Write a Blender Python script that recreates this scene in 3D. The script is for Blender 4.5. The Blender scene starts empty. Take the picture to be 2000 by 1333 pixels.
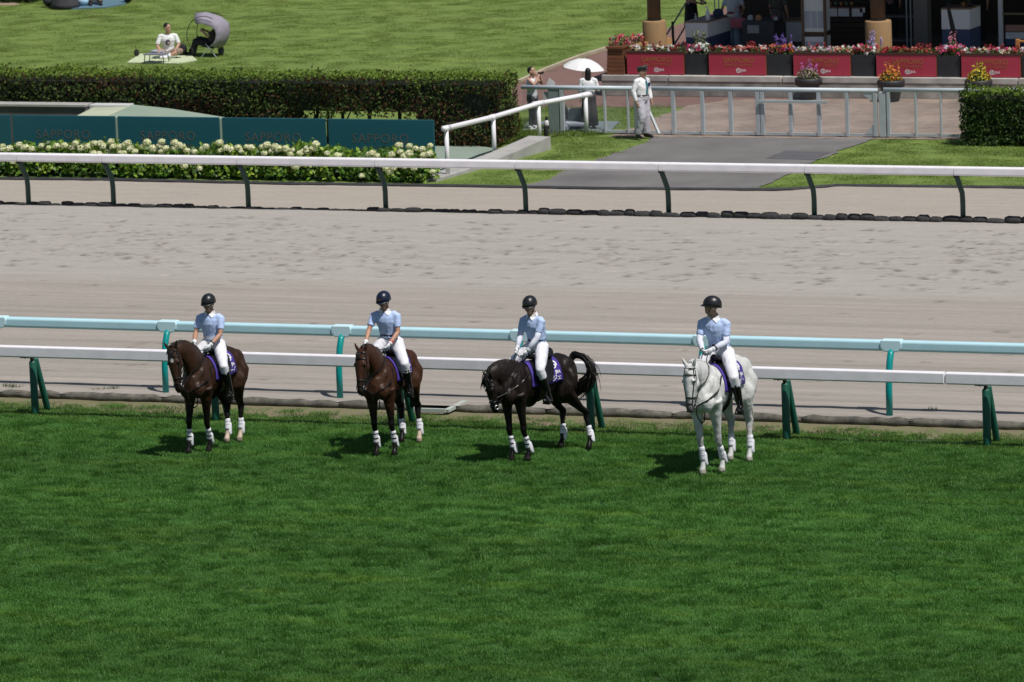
import bpy, math, random
import numpy as np
from mathutils import Vector, Matrix
from mathutils.bvhtree import BVHTree
random.seed(7); rng = np.random.default_rng(7)
R = math.radians
sc = bpy.context.scene
COL = sc.collection

# ------------------------------------------------------------------ camera
CAM_H, CAM_F, CAM_P, CAM_R, CAM_Y = 16.366, 10500.0, .1697, -.0367, .3612
_f = np.array([-math.sin(CAM_Y)*math.cos(CAM_P), math.cos(CAM_Y)*math.cos(CAM_P), -math.sin(CAM_P)])
_r = np.array([math.cos(CAM_Y), math.sin(CAM_Y), 0.]); _u = np.cross(_r, _f)
_r2 = math.cos(CAM_R)*_r+math.sin(CAM_R)*_u; _u2 = -math.sin(CAM_R)*_r+math.cos(CAM_R)*_u
cd = bpy.data.cameras.new('camera'); cam = bpy.data.objects.new('camera', cd); COL.objects.link(cam)
M = Matrix(((_r2[0], _u2[0], -_f[0], 0), (_r2[1], _u2[1], -_f[1], 0), (_r2[2], _u2[2], -_f[2], CAM_H), (0, 0, 0, 1)))
cam.matrix_world = M
cd.sensor_width = 36; cd.lens = CAM_F/2000*36; cd.clip_end = 9000; cd.clip_start = 1
cd.dof.use_dof = True; cd.dof.focus_distance = 86; cd.dof.aperture_fstop = 5.0
sc.camera = cam
# ------------------------------------------------------------------ light
SUNV = Vector((.47, -.24, 1.0)).normalized()
SUN_EL = math.asin(SUNV.z); SUN_AZ = math.atan2(SUNV.x, SUNV.y)
w = bpy.data.worlds.new('World'); sc.world = w; w.use_nodes = True
nt = w.node_tree; bg = nt.nodes['Background']; sky = nt.nodes.new('ShaderNodeTexSky')
sky.sky_type = 'NISHITA'; sky.sun_disc = False; sky.sun_elevation = SUN_EL; sky.sun_rotation = SUN_AZ
nt.links.new(sky.outputs[0], bg.inputs[0]); bg.inputs[1].default_value = .065
sl = bpy.data.lights.new('sun', 'SUN'); sl.energy = 4.8; sl.angle = R(.53); sl.color = (1, .965, .92)
so = bpy.data.objects.new('sun', sl); COL.objects.link(so); so.rotation_euler = SUNV.to_track_quat('Z', 'Y').to_euler(); so.location = (0, 60, 60)
sc.view_settings.view_transform = 'Standard'; sc.view_settings.look = 'None'
sc.view_settings.exposure = -.2; sc.view_settings.gamma = 1

# ------------------------------------------------------------------ site survey: photo pixel -> ground point
def _ray(px, py): return _r2*(px-1000)/CAM_F+_u2*(666.5-py)/CAM_F+_f
def G(px, py, z=0.):
    d = _ray(px, py); t = (z-CAM_H)/d[2]; return Vector((d[0]*t, d[1]*t, z))
def atY(px, py, Y):
    d = _ray(px, py); t = Y/d[1]; return Vector((d[0]*t, Y, CAM_H+d[2]*t))
def onfwd(px, py, p0, n):
    d = _ray(px, py); c = np.array([0, 0, CAM_H]); n = np.array(n)
    t = ((np.array(p0)-c)@n)/(d@n); return Vector(c+t*d)

# ------------------------------------------------------------------ helpers
def tag(o, label=None, cat=None, group=None, kind=None):
    if label: o['label'] = label
    if cat: o['category'] = cat
    if group: o['group'] = group
    if kind: o['kind'] = kind
    return o
def thing(name, label, cat, loc=(0, 0, 0), rz=0, group=None):
    o = bpy.data.objects.new(name, None); COL.objects.link(o); o.location = loc; o.rotation_euler = (0, 0, rz)
    o.empty_display_size = .2
    return tag(o, label, cat, group)
def clone(o, parent=None):
    c = o.copy(); COL.objects.link(c); c.parent = parent
    for ch in o.children: clone(ch, c)
    return c

def V(*a): return Vector(a)
class MB:
    def __init__(s): s.v = []; s.f = []
    def add(s, vs, fs):
        o = len(s.v); s.v += [tuple(p) for p in vs]; s.f += [tuple(i+o for i in q) for q in fs]; return s
    def loft(s, rings, cap=True, close=False):
        n = len(rings[0]); vs = [p for r in rings for p in r]; fs = []
        m = len(rings)
        for i in range(m if close else m-1):
            a = i*n; b = ((i+1) % m)*n
            for j in range(n):
                k = (j+1) % n; fs.append((a+j, a+k, b+k, b+j))
        if cap and not close:
            fs.append(tuple(range(n-1, -1, -1))); fs.append(tuple((m-1)*n+j for j in range(n)))
        return s.add(vs, fs)
    def tube(s, pts, rad, n=8, up=(0, 0, 1), cap=True):
        pts = [Vector(p) for p in pts]; m = len(pts)
        if not hasattr(rad, '__len__'): rad = [rad]*m
        rings = []; side0 = None
        for i, p in enumerate(pts):
            t = (pts[min(i+1, m-1)]-pts[max(i-1, 0)]).normalized()
            if side0 is None:
                u = Vector(up)
                if abs(t.dot(u)) > .93: u = Vector((1, 0, 0)) if abs(t.x) < .9 else Vector((0, 1, 0))
                sd = u.cross(t).normalized()
            else:
                sd = (side0-t*side0.dot(t)).normalized()
            side0 = sd; uu = t.cross(sd)
            r = rad[i]; ra, rb = r if hasattr(r, '__len__') else (r, r)
            rings.append([p+sd*(ra*math.cos(2*math.pi*k/n))+uu*(rb*math.sin(2*math.pi*k/n)) for k in range(n)])
        return s.loft(rings, cap)
    def ell(s, c, r, n=12, m=8, rot=None):
        c = Vector(c); r = r if hasattr(r, '__len__') else (r, r, r); rings = []
        for i in range(1, m):
            a = math.pi*i/m; ring = []
            for k in range(n):
                b = 2*math.pi*k/n; p = Vector((r[0]*math.sin(a)*math.cos(b), r[1]*math.sin(a)*math.sin(b), -r[2]*math.cos(a)))
                ring.append(c+(rot @ p if rot else p))
            rings.append(ring)
        o = len(s.v); s.loft(rings, cap=False)
        p0 = Vector((0, 0, -r[2])); p1 = Vector((0, 0, r[2]))
        s.v += [tuple(c+(rot @ p0 if rot else p0)), tuple(c+(rot @ p1 if rot else p1))]
        a = len(s.v)-2
        for k in range(n):
            s.f.append((a, o+(k+1) % n, o+k)); s.f.append((a+1, o+(m-2)*n+k, o+(m-2)*n+(k+1) % n))
        return s
    def box(s, c, d, rz=0, rot=None, taper=1.):
        c = Vector(c); q = rot or Matrix.Rotation(rz, 3, 'Z'); vs = []
        for z in (-.5, .5):
            t = 1 if z < 0 else taper
            for x, y in ((-.5, -.5), (.5, -.5), (.5, .5), (-.5, .5)):
                vs.append(c+q @ Vector((x*d[0]*t, y*d[1]*t, z*d[2])))
        return s.add(vs, [(3, 2, 1, 0), (4, 5, 6, 7), (0, 1, 5, 4), (1, 2, 6, 5), (2, 3, 7, 6), (3, 0, 4, 7)])
    def bar(s, a, b, wd, ht):
        a, b = Vector(a), Vector(b); d = b-a; L = d.length; x = d/L
        y = Vector((0, 0, 1)).cross(x)
        y = y.normalized() if y.length > 1e-4 else Vector((0, 1, 0)); z = x.cross(y)
        return s.box((a+b)/2, (L, wd, ht), rot=Matrix((x, y, z)).transposed())
    def prof(s, yz, x0, x1):
        return s.loft([[(x, y, z) for y, z in yz] for x in (x0, x1)])
    def prism(s, xy, z0, z1):
        return s.loft([[(x, y, z) for x, y in xy] for z in (z0, z1)])
    def lathe(s, prof, c=(0, 0, 0), n=16):
        return s.loft([[(c[0]+r*math.cos(2*math.pi*k/n), c[1]+r*math.sin(2*math.pi*k/n), c[2]+z) for k in range(n)] for r, z in prof])
    def poly(s, pts):
        return s.add(pts, [tuple(range(len(pts)))])
    def mesh(s, name):
        me = bpy.data.meshes.new(name); me.from_pydata(s.v, [], s.f); me.update(); return me
def link(name, me, m=None, parent=None, smooth=False):
    o = bpy.data.objects.new(name, me); COL.objects.link(o); o.parent = parent
    if m is not None:
        if hasattr(m, '__len__'):
            for q in m: me.materials.append(q)
        elif not me.materials: me.materials.append(m)
    if smooth: me.polygons.foreach_set('use_smooth', [True]*len(me.polygons))
    return o
def obj(name, mb, m, parent=None, smooth=False, bevel=0):
    me = mb.mesh(name)
    if bevel:
        import bmesh
        bm = bmesh.new(); bm.from_mesh(me)
        ed = [e for e in bm.edges if len(e.link_faces) == 2 and e.calc_face_angle(0) > .6]
        bmesh.ops.bevel(bm, geom=ed, offset=bevel, segments=2, affect='EDGES', profile=.6); bm.to_mesh(me); bm.free()
    if smooth and bevel != 0 or smooth == 'flat':
        me.polygons.foreach_set('use_smooth', [True]*len(me.polygons)); me.set_sharp_from_angle(angle=.75)
    o = link(name, me, m, parent, bool(smooth))
    if smooth == 'flat':
        w_ = o.modifiers.new('wn', 'WEIGHTED_NORMAL'); w_.keep_sharp = True; w_.weight = 90
    return o
def remesh(name, mb, m, parent, voxel=.015, it=6, fac=.5):
    me = mb.mesh('tmp'); o = bpy.data.objects.new('tmp', me); COL.objects.link(o)
    a = o.modifiers.new('r', 'REMESH'); a.mode = 'VOXEL'; a.voxel_size = voxel
    b = o.modifiers.new('s', 'SMOOTH'); b.factor = fac; b.iterations = it
    dg = bpy.context.evaluated_depsgraph_get(); dg.update()
    new = bpy.data.meshes.new_from_object(o.evaluated_get(dg)); new.name = name
    bpy.data.objects.remove(o); bpy.data.meshes.remove(me)
    return link(name, new, m, parent, True)
def paint(o, fn, name='tint'):
    me = o.data; n = len(me.vertices); co = np.empty(n*3); me.vertices.foreach_get('co', co); co = co.reshape(-1, 3)
    c = np.ones((n, 4)); c[:, :3] = fn(co)
    at = me.color_attributes.new(name, 'FLOAT_COLOR', 'POINT'); at.data.foreach_set('color', c.astype(np.float32).ravel())

MATS = {}
def mat(name, col=(.5, .5, .5), rough=.6, var=.0, scale=8., bump=0., bscale=40., col2=None, spec=.5, metal=0., attr=None, objvar=0., stretch=None, coat=0., sheen=0., trans=0., world=False, bdist=.01, detail=4.):
    if name in MATS: return MATS[name]
    m = bpy.data.materials.new(name); MATS[name] = m; m.use_nodes = True
    n = m.node_tree; L = n.links.new; b = n.nodes['Principled BSDF']
    b.inputs['Roughness'].default_value = rough; b.inputs['Specular IOR Level'].default_value = spec; b.inputs['Metallic'].default_value = metal
    b.inputs['Coat Weight'].default_value = coat; b.inputs['Sheen Weight'].default_value = sheen
    if world:
        g = n.nodes.new('ShaderNodeNewGeometry'); pos = g.outputs['Position']
    else:
        g = n.nodes.new('ShaderNodeTexCoord'); pos = g.outputs['Object']
    if stretch:
        mp = n.nodes.new('ShaderNodeMapping'); mp.inputs['Scale'].default_value = stretch; L(pos, mp.inputs['Vector']); pos = mp.outputs['Vector']
    if attr:
        a = n.nodes.new('ShaderNodeAttribute'); a.attribute_name = attr; c = a.outputs['Color']
    else:
        q = n.nodes.new('ShaderNodeRGB'); q.outputs[0].default_value = (*col, 1); c = q.outputs[0]
    if var or col2:
        t = n.nodes.new('ShaderNodeTexNoise'); t.inputs['Scale'].default_value = scale; t.inputs['Detail'].default_value = detail; L(pos, t.inputs['Vector'])
        mr = n.nodes.new('ShaderNodeMapRange'); mr.inputs[1].default_value = .3; mr.inputs[2].default_value = .7
        L(t.outputs['Fac'], mr.inputs[0])
        if col2:
            mx = n.nodes.new('ShaderNodeMix'); mx.data_type = 'RGBA'; L(mr.outputs[0], mx.inputs[0]); L(c, mx.inputs[6]); mx.inputs[7].default_value = (*col2, 1); c = mx.outputs[2]
        if var:
            mr2 = n.nodes.new('ShaderNodeMapRange'); mr2.inputs[1].default_value = .25; mr2.inputs[2].default_value = .75; mr2.inputs[3].default_value = 1-var; mr2.inputs[4].default_value = 1+var
            L(t.outputs['Fac'], mr2.inputs[0])
            vm = n.nodes.new('ShaderNodeVectorMath'); vm.operation = 'SCALE'; L(c, vm.inputs[0]); L(mr2.outputs[0], vm.inputs['Scale']); c = vm.outputs[0]
    if objvar:
        oi = n.nodes.new('ShaderNodeObjectInfo'); mr3 = n.nodes.new('ShaderNodeMapRange'); mr3.inputs[3].default_value = 1-objvar; mr3.inputs[4].default_value = 1+objvar
        L(oi.outputs['Random'], mr3.inputs[0]); vm = n.nodes.new('ShaderNodeVectorMath'); vm.operation = 'SCALE'; L(c, vm.inputs[0]); L(mr3.outputs[0], vm.inputs['Scale']); c = vm.outputs[0]
    L(c, b.inputs['Base Color'])
    if bump:
        t = n.nodes.new('ShaderNodeTexNoise'); t.inputs['Scale'].default_value = bscale; t.inputs['Detail'].default_value = 5; L(pos, t.inputs['Vector'])
        bu = n.nodes.new('ShaderNodeBump'); bu.inputs['Strength'].default_value = bump; bu.inputs['Distance'].default_value = bdist; L(t.outputs['Fac'], bu.inputs['Height']); L(bu.outputs[0], b.inputs['Normal'])
    if trans:
        tr = n.nodes.new('ShaderNodeBsdfTranslucent'); L(c, tr.inputs[0]); ms = n.nodes.new('ShaderNodeMixShader'); ms.inputs[0].default_value = trans
        L(b.outputs[0], ms.inputs[1]); L(tr.outputs[0], ms.inputs[2]); L(ms.outputs[0], n.nodes['Material Output'].inputs[0])
    return m

def leaves(name, cen, nor, size, m, parent=None, aspect=1.0, jitter=.5, tint=None, kind='stuff'):
    """many small leaf faces in one mesh"""
    n = len(cen); cen = np.asarray(cen, float); nor = np.asarray(nor, float)+rng.normal(0, jitter, (n, 3))
    nor /= np.linalg.norm(nor, axis=1)[:, None]+1e-9
    ref = rng.normal(0, 1, (n, 3)); a = np.cross(nor, ref); a /= np.linalg.norm(a, axis=1)[:, None]+1e-9; b = np.cross(nor, a)
    sz = (np.asarray(size)*rng.uniform(.6, 1.3, n))[:, None]
    p = np.stack([cen-a*sz, cen-b*sz*aspect*.5+nor*sz*.15, cen+a*sz, cen+b*sz*aspect*.5+nor*sz*.15], 1).reshape(-1, 3)
    me = bpy.data.meshes.new(name); me.vertices.add(4*n); me.loops.add(4*n); me.polygons.add(n)
    me.vertices.foreach_set('co', p.ravel().astype(np.float32)); me.loops.foreach_set('vertex_index', np.arange(4*n, dtype=np.int32))
    me.polygons.foreach_set('loop_start', np.arange(0, 4*n, 4, dtype=np.int32)); me.update(calc_edges=True)
    c = np.ones((n, 4)); c[:, :3] = tint if tint is not None else 1
    at = me.color_attributes.new('tint', 'FLOAT_COLOR', 'POINT'); at.data.foreach_set('color', np.repeat(c, 4, 0).astype(np.float32).ravel())
    o = link(name, me, m, parent)
    if kind: o['kind'] = kind
    return o

# ------------------------------------------------------------------ materials
white_paint = mat('white_paint', (.82, .80, .83), .35, .04, 3., bump=.05, bscale=30)
white_pad = mat('white_rail_skin', (.86, .83, .86), .38, .07, 5, objvar=.02)
blue_pad = mat('light_blue_rail_skin', (.48, .72, .79), .35, .05, 2.5, objvar=.03)
cap_blue = mat('pale_blue_rail_cap', (.60, .82, .87), .4)
teal_post = mat('teal_post_paint', (.0, .26, .25), .35, .1, 6)
green_post = mat('dark_green_post_paint', (.008, .045, .036), .45, .2, 6)
green_pad = mat('green_post_padding', (.008, .095, .062), .5, .15, 9, bump=.15, bscale=25)
black_metal = mat('black_metal', (.012, .012, .013), .45)
grey_metal = mat('galvanised_grey', (.40, .44, .455), .45, .08, 5)
grey_rail = mat('grey_blue_rail_paint', (.50, .56, .60), .38, .05, 5)
concrete = mat('concrete', (.36, .35, .33), .85, .18, 3., bump=.2, bscale=60)
stone = mat('grey_stone', (.42, .40, .375), .9, .3, 2.2, bump=.3, bscale=40, objvar=.12)
dark_conc = mat('weathered_dark_concrete', (.10, .095, .095), .9, .3, 2.)
boardm = mat('teal_board_print', (.006, .088, .122), .5, .05, 1.)
boardtext = mat('board_lettering', (.085, .095, .10), .5)
redm = mat('crimson_panel', (.40, .034, .068), .5, .06, 1.5)
goldm = mat('gold_lettering', (.36, .15, .035), .5)
whitem = mat('white_print', (.8, .8, .8), .5)
planter_dark = mat('dark_planter', (.020, .023, .027), .6, .2, 5)
wood_slat = mat('brown_wood_slats', (.17, .065, .03), .6, .25, 6, stretch=(1, 8, 8), objvar=.15)
wood_post = mat('brown_wood', (.15, .095, .065), .65, .25, 5, stretch=(8, 8, 1))
leaf_lit = mat('hedge_leaf', attr='tint', rough=.6, trans=.25, spec=.22)
flowerm = mat('petals', attr='tint', rough=.6, trans=.2)
leather = mat('black_leather', (.008, .007, .007), .3)
steel = mat('polished_steel', (.42, .42, .42), .45, metal=1.)
rubber_black = mat('black_rubber', (.012, .012, .012), .6)

def txt(name, s, size, m, parent, mtx, depth=.004, align='CENTER', space=1.):
    c = bpy.data.curves.new('t', 'FONT'); c.body = s; c.size = size; c.align_x = align; c.align_y = 'CENTER'; c.extrude = depth/2; c.space_character = space; c.resolution_u = 3
    o = bpy.data.objects.new('t', c); COL.objects.link(o); dg = bpy.context.evaluated_depsgraph_get()
    me = bpy.data.meshes.new_from_object(o.evaluated_get(dg)); bpy.data.objects.remove(o)
    me.transform(mtx); me.materials.clear(); q = link(name, me, m, parent); return q
# ================================================================== SETTING
YF, YB, YN = 104.10, 83.31, 81.42            # post lines: far rail, blue rail, near white rail
Z0 = 0.
def sheet(name, pts, z, m, **kw):
    mb = MB(); mb.poly([(p[0], p[1], z) for p in pts]); o = obj(name, mb, m); o['kind'] = 'structure'; return o
def gpoly(px): return [tuple(G(*p))[:2] for p in px]
def ragged(pts, amp=.05, step=.25):
    out = []
    for a, b in zip(pts, pts[1:]+pts[:1]):
        L_ = math.hypot(b[0]-a[0], b[1]-a[1]); k = max(1, min(60, int(L_/step)))
        for i in range(k):
            t = i/k; out.append((a[0]+(b[0]-a[0])*t+rng.normal(0, amp), a[1]+(b[1]-a[1])*t+rng.normal(0, amp)))
    return out

groundm = mat('soil', (.06, .10, .025), .95, .3, .4, world=True)
sheet('ground', [(-3000, -500), (3000, -500), (3000, 4000), (-3000, 4000)], -.06, groundm)
lawnm = mat('mown_lawn', (.12, .182, .034), .9, .08, 1.1, col2=(.15, .21, .036), world=True, stretch=(.35, 1.6, 1), bump=.5, bscale=26, bdist=.02)
sheet('lawn', [(-160, 100), (60, 100), (60, 260), (-160, 260)], -.03, lawnm)
turfm = mat('turf_soil', (.022, .060, .010), .95, .3, 3., world=True)
o = sheet('turf_track', [(-140, 10), (60, 10), (60, 82.03), (-140, 82.03)], -.055, turfm)

# verge of dry soil and clippings between the turf and the edging
vergem = mat('dry_verge', (.235, .185, .125), .95, .3, 6., col2=(.10, .12, .04), world=True, bump=.6, bscale=30, bdist=.03)
mb = MB(); mb.add([(x, y, z) for y, z in ((81.85, -.06), (82.05, -.045), (82.22, -.01), (82.40, .012), (82.65, .015)) for x in (-140, 60)], [(2*i, 2*i+1, 2*i+3, 2*i+2) for i in range(4)]); o = obj('verge', mb, vergem); o['kind'] = 'structure'

# dirt track, raked, with hoof prints pressed into the far half
def grain(m, scale, amt):
    n = m.node_tree; b = n.nodes['Principled BSDF']; src = b.inputs['Base Color'].links[0].from_socket; g = n.nodes.new('ShaderNodeNewGeometry'); t = n.nodes.new('ShaderNodeTexNoise'); t.inputs['Scale'].default_value = scale; t.inputs['Detail'].default_value = 3; t.inputs['Roughness'].default_value = .8
    mp = n.nodes.new('ShaderNodeMapping'); mp.inputs['Scale'].default_value = (.7, 1.6, 1); n.links.new(g.outputs['Position'], mp.inputs[0]); n.links.new(mp.outputs[0], t.inputs['Vector'])
    mr = n.nodes.new('ShaderNodeMapRange'); mr.inputs[1].default_value = .3; mr.inputs[2].default_value = .7; mr.inputs[3].default_value = 1-amt; mr.inputs[4].default_value = 1+amt
    vm = n.nodes.new('ShaderNodeVectorMath'); vm.operation = 'SCALE'; n.links.new(t.outputs['Fac'], mr.inputs[0]); n.links.new(src, vm.inputs[0]); n.links.new(mr.outputs[0], vm.inputs['Scale']); n.links.new(vm.outputs[0], b.inputs['Base Color'])
sandm = mat('dirt_sand', attr='tint', rough=.95, var=.10, scale=2.2, world=True, stretch=(.30, 4.2, 1), bump=.6, bscale=7, bdist=.012, detail=9)
edge_px = [(-600, 347), (-200, 350), (0, 352), (200, 354), (500, 361), (850, 366), (1200, 372), (1480, 374), (1545, 373), (1630, 366), (2000, 370), (2500, 375)]
edge = [G(*p) for p in edge_px]
def yback(x): return np.interp(x, [p.x for p in edge], [p.y for p in edge])
xs = np.concatenate([[-120, -80], np.arange(-56, -20, .052), [10, 50]]); nv = 420
tv = np.linspace(0, 1, nv)
grain(sandm, 9, .09); XX, TT = np.meshgrid(xs, tv, indexing='ij'); Y0 = 82.55
YY = Y0+(yback(XX)-Y0)*TT
ZZ = np.zeros_like(XX); DIS = np.zeros_like(XX)
def smooth_noise(nx, ny, X, Y, sx, sy):
    g = rng.normal(0, 1, (nx, ny)); fx = (X*sx) % (nx-1); fy = (Y*sy) % (ny-1); i = fx.astype(int); j = fy.astype(int); a = fx-i; b = fy-j
    a = a*a*(3-2*a); b = b*b*(3-2*b)
    return g[i, j]*(1-a)*(1-b)+g[i+1, j]*a*(1-b)+g[i, j+1]*(1-a)*b+g[i+1, j+1]*a*b
ZZ += .004*smooth_noise(60, 300, XX+200, YY, .25, 9)+.003*smooth_noise(300, 300, XX+200, YY, 3, 7)
HT = 103.7
for k in range(1250):
    u = rng.random()
    if u < .80: y = rng.normal(99.0, 2.1)
    else: y = rng.uniform(84.5, 103)
    if y > 103.2 or y < 84 or (93 < y < 95.8 and rng.random() < .75): continue
    x = rng.uniform(-56, -20); sx = rng.uniform(.10, .24); sy = rng.uniform(.06, .13); dp = rng.uniform(.006, .026)*(1 if y > 95 else .7)
    i0 = np.searchsorted(xs, x-.6); i1 = np.searchsorted(xs, x+.6)
    yb_ = float(yback(x)); j0 = max(0, int((y-.5-Y0)/(yb_-Y0)*(nv-1))); j1 = min(nv, int((y+.5-Y0)/(yb_-Y0)*(nv-1))+2)
    dx = (XX[i0:i1, j0:j1]-x)/sx; dy = (YY[i0:i1, j0:j1]-y)/sy; r2 = dx*dx+dy*dy
    ZZ[i0:i1, j0:j1] += dp*(-1.0*np.exp(-r2)+.5*np.exp(-((np.sqrt(r2)-1.6)**2)*3))
    DIS[i0:i1, j0:j1] = np.maximum(DIS[i0:i1, j0:j1], np.exp(-r2*1.1)*rng.uniform(.0, .35))
    for q in range(rng.integers(1, 5)):
        dx = (XX[i0:i1, j0:j1]-x-rng.normal(0, .12))/rng.uniform(.04, .10); dy = (YY[i0:i1, j0:j1]-y-rng.normal(0, .06))/rng.uniform(.04, .075); r2 = dx*dx+dy*dy
        DIS[i0:i1, j0:j1] = np.maximum(DIS[i0:i1, j0:j1], np.exp(-r2)*rng.uniform(.2, 1.0)); ZZ[i0:i1, j0:j1] -= np.exp(-r2)*rng.uniform(0, .02)
# raked furrows in the near half
rk = np.clip((95.5-YY)/3, 0, 1)*np.clip((YY-83)/1, 0, 1)
ph = smooth_noise(80, 60, XX+200, YY, .12, .4)
ZZ += rk*.004*np.sin(YY*17+ph*2)*(.5+.5*smooth_noise(60, 60, XX+200, YY, .2, .6))
ZZ += .012+.10*np.clip((87.5-YY)/3.5, 0, 1)**1.5
ZZ += np.where(YY > 104.3, -.004, 0)
band = smooth_noise(20, 400, XX+200, YY, .06, 2.2)*.5+smooth_noise(20, 500, XX+200, YY, .10, 6)*.8+smooth_noise(20, 300, XX+200, YY, .025, 3.7)*.5
nearf = np.clip((95.5-YY)/1.2, 0, 1)
base = np.array([.345, .318, .287]); brown = np.array([.305, .273, .237]); wet = np.array([.10, .082, .068])
cc = base[None, None]*(1-nearf[..., None])+brown[None, None]*nearf[..., None]
bk = np.clip((YY-104.1)/.1, 0, 1)[..., None]; cc = cc*(1-bk)+np.array([.345, .305, .260])*bk
cc = cc*(1+.055*band[..., None]*(.3+nearf[..., None]))
dd = np.clip(DIS*.95, 0, .95)[..., None]; cc = cc*(1-dd)+wet*dd
nx = len(xs); me = bpy.data.meshes.new('dirt_track')
vv = np.stack([XX, YY, ZZ], -1).reshape(-1, 3); idx = np.arange(nx*nv).reshape(nx, nv)
fq = np.stack([idx[:-1, :-1], idx[1:, :-1], idx[1:, 1:], idx[:-1, 1:]], -1).reshape(-1, 4)
me.vertices.add(len(vv)); me.vertices.foreach_set('co', vv.ravel().astype(np.float32)); me.loops.add(fq.size); me.loops.foreach_set('vertex_index', fq.ravel().astype(np.int32))
me.polygons.add(len(fq)); me.polygons.foreach_set('loop_start', np.arange(0, fq.size, 4, dtype=np.int32)); me.update(calc_edges=True)
at = me.color_attributes.new('tint', 'FLOAT_COLOR', 'POINT'); at.data.foreach_set('color', np.concatenate([cc.reshape(-1, 3), np.ones((len(vv), 1))], 1).astype(np.float32).ravel())
o = link('dirt_track', me, sandm, None, True); o['kind'] = 'structure'
# black edging strip along the back of the dirt
mb = MB(); mb.tube([(p.x, p.y+.03, .03) for p in edge], [(.05, .04)]*len(edge), 6)
tag(obj('edging_strip', mb, mat('edging_dark', (.035, .035, .04), .8, .3, 4)), 'thin dark edging strip along the back of the sand track', 'edging')

# asphalt ramp, brick paving, red path, green tunnel road
asph = mat('asphalt', (.150, .141, .137), .9, .22, .8, world=True, bump=.35, bscale=50)
sheet('asphalt_path', ragged([tuple(p)[:2] for p in ([edge[5]+V(1.6, .05, 0)]+[G(*q) for q in ((1060, 352), (1120, 326), (1190, 302), (1255, 281), (1275, 266), (1705, 270), (1692, 276), (1655, 288), (1592, 314), (1530, 345), (1478, 366))]+[edge[7]+V(0, .05, 0), edge[6]+V(0, .05, 0)])], .045), -.012, asph)
darkpatch = mat('dark_asphalt_patch', (.095, .092, .10), .9, .15, 3., world=True)
sheet('asphalt_patch', gpoly([(1495, 309), (1533, 294), (1622, 297), (1590, 312)]), -.006, darkpatch)
redpath = mat('red_paving', (.185, .105, .088), .9, .12, 1., world=True, bump=.2, bscale=60)
sheet('red_path', gpoly([(1000, 172), (1022, 155), (1065, 138), (1130, 113), (1190, 95), (1262, 68), (1345, 40), (1480, -10), (2300, -20), (2300, 193), (1345, 208), (1000, 208)]), -.020, redpath)
def brickmat():
    m = bpy.data.materials.new('brick_paving'); m.use_nodes = True; n = m.node_tree; L = n.links.new; b = n.nodes['Principled BSDF']; b.inputs['Roughness'].default_value = .9
    g = n.nodes.new('ShaderNodeNewGeometry'); br = n.nodes.new('ShaderNodeTexBrick'); br.inputs['Scale'].default_value = 1.; br.inputs['Brick Width'].default_value = .24; br.inputs['Row Height'].default_value = .12; br.inputs['Mortar Size'].default_value = .008
    br.inputs['Color1'].default_value = (.35, .26, .205, 1); br.inputs['Color2'].default_value = (.25, .195, .16, 1); br.inputs['Mortar'].default_value = (.16, .14, .13, 1)
    t = n.nodes.new('ShaderNodeTexNoise'); t.inputs['Scale'].default_value = .8; mr = n.nodes.new('ShaderNodeMapRange'); mr.inputs[1].default_value = .3; mr.inputs[2].default_value = .7; mr.inputs[3].default_value = .78; mr.inputs[4].default_value = 1.22
    vm = n.nodes.new('ShaderNodeVectorMath'); vm.operation = 'SCALE'
    L(g.outputs['Position'], br.inputs['Vector']); L(g.outputs['Position'], t.inputs['Vector']); L(t.outputs['Fac'], mr.inputs[0]); L(br.outputs['Color'], vm.inputs[0]); L(mr.outputs[0], vm.inputs['Scale']); L(vm.outputs[0], b.inputs['Base Color'])
    return m
sheet('brick_paving', ragged(gpoly([(1190, 266), (1280, 228), (1350, 205), (1420, 193), (2300, 189), (2300, 275), (1705, 270), (1275, 266)]), .04), -.016, brickmat())
greenroad = mat('green_tunnel_road', (.23, .29, .235), .9, .1, .8, world=True)
sheet('tunnel_road', gpoly([(700, 262), (880, 276), (985, 292), (955, 312), (850, 350), (800, 330), (700, 300)]), -.010, greenroad)
kerbm = mat('pale_kerb', (.42, .36, .27), .9, .15, 3)
mb = MB(); kp = [G(*p) for p in ((1012, 160), (1065, 136), (1130, 111), (1190, 93), (1262, 66))]
for a, b in zip(kp[:-1], kp[1:]): mb.bar(a+V(0, .06, 0), b+V(0, .06, 0), .10, .08)
tag(obj('kerb', mb, kerbm), 'thin pale kerb between the red path and the lawn slope', 'kerb')
# tunnel parapet (dark wall) and the pale green sloping tunnel cover behind the teal boards
wl = thing('tunnel_wall', 'weathered dark concrete parapet wall behind the teal boards at far left', 'wall')
YT = 113.1
a0 = atY(-400, 206, YT); a1 = atY(166, 206, YT); zb_ = a1.z
mb = MB(); mb.box(((a0.x+a1.x)/2, YT+.2, (zb_-.05)/2), (a1.x-a0.x, .36, zb_-.05)); obj('wall_face', mb, dark_conc, wl)
mb = MB(); mb.box(((a0.x+a1.x)/2, YT+.2, zb_-.02), (a1.x-a0.x+.03, .44, .06)); obj('coping', mb, concrete, wl, bevel=.01)
mb = MB(); mb.box((a1.x+.55, YT+.28, zb_/2), (1.0, .34, zb_)); obj('end_block', mb, mat('pale_block', (.52, .52, .52), .8), wl, bevel=.02)
tc_ = thing('tunnel_cover', 'pale green sloping concrete cover of the tunnel behind the teal boards', 'tunnel')
A = atY(145, 229, 111.35); B2 = atY(262, 205, 113.6); D = atY(330, 212, 113.4); E_ = atY(462, 233, 112.2); F_ = atY(205, 230, 111.3); A2 = atY(186, 208, 113.5)
palegr = mat('pale_green_edge', (.42, .46, .33), .9, .1, 1.); greenc = mat('green_cover', (.25, .32, .25), .9, .1, .8)
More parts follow.
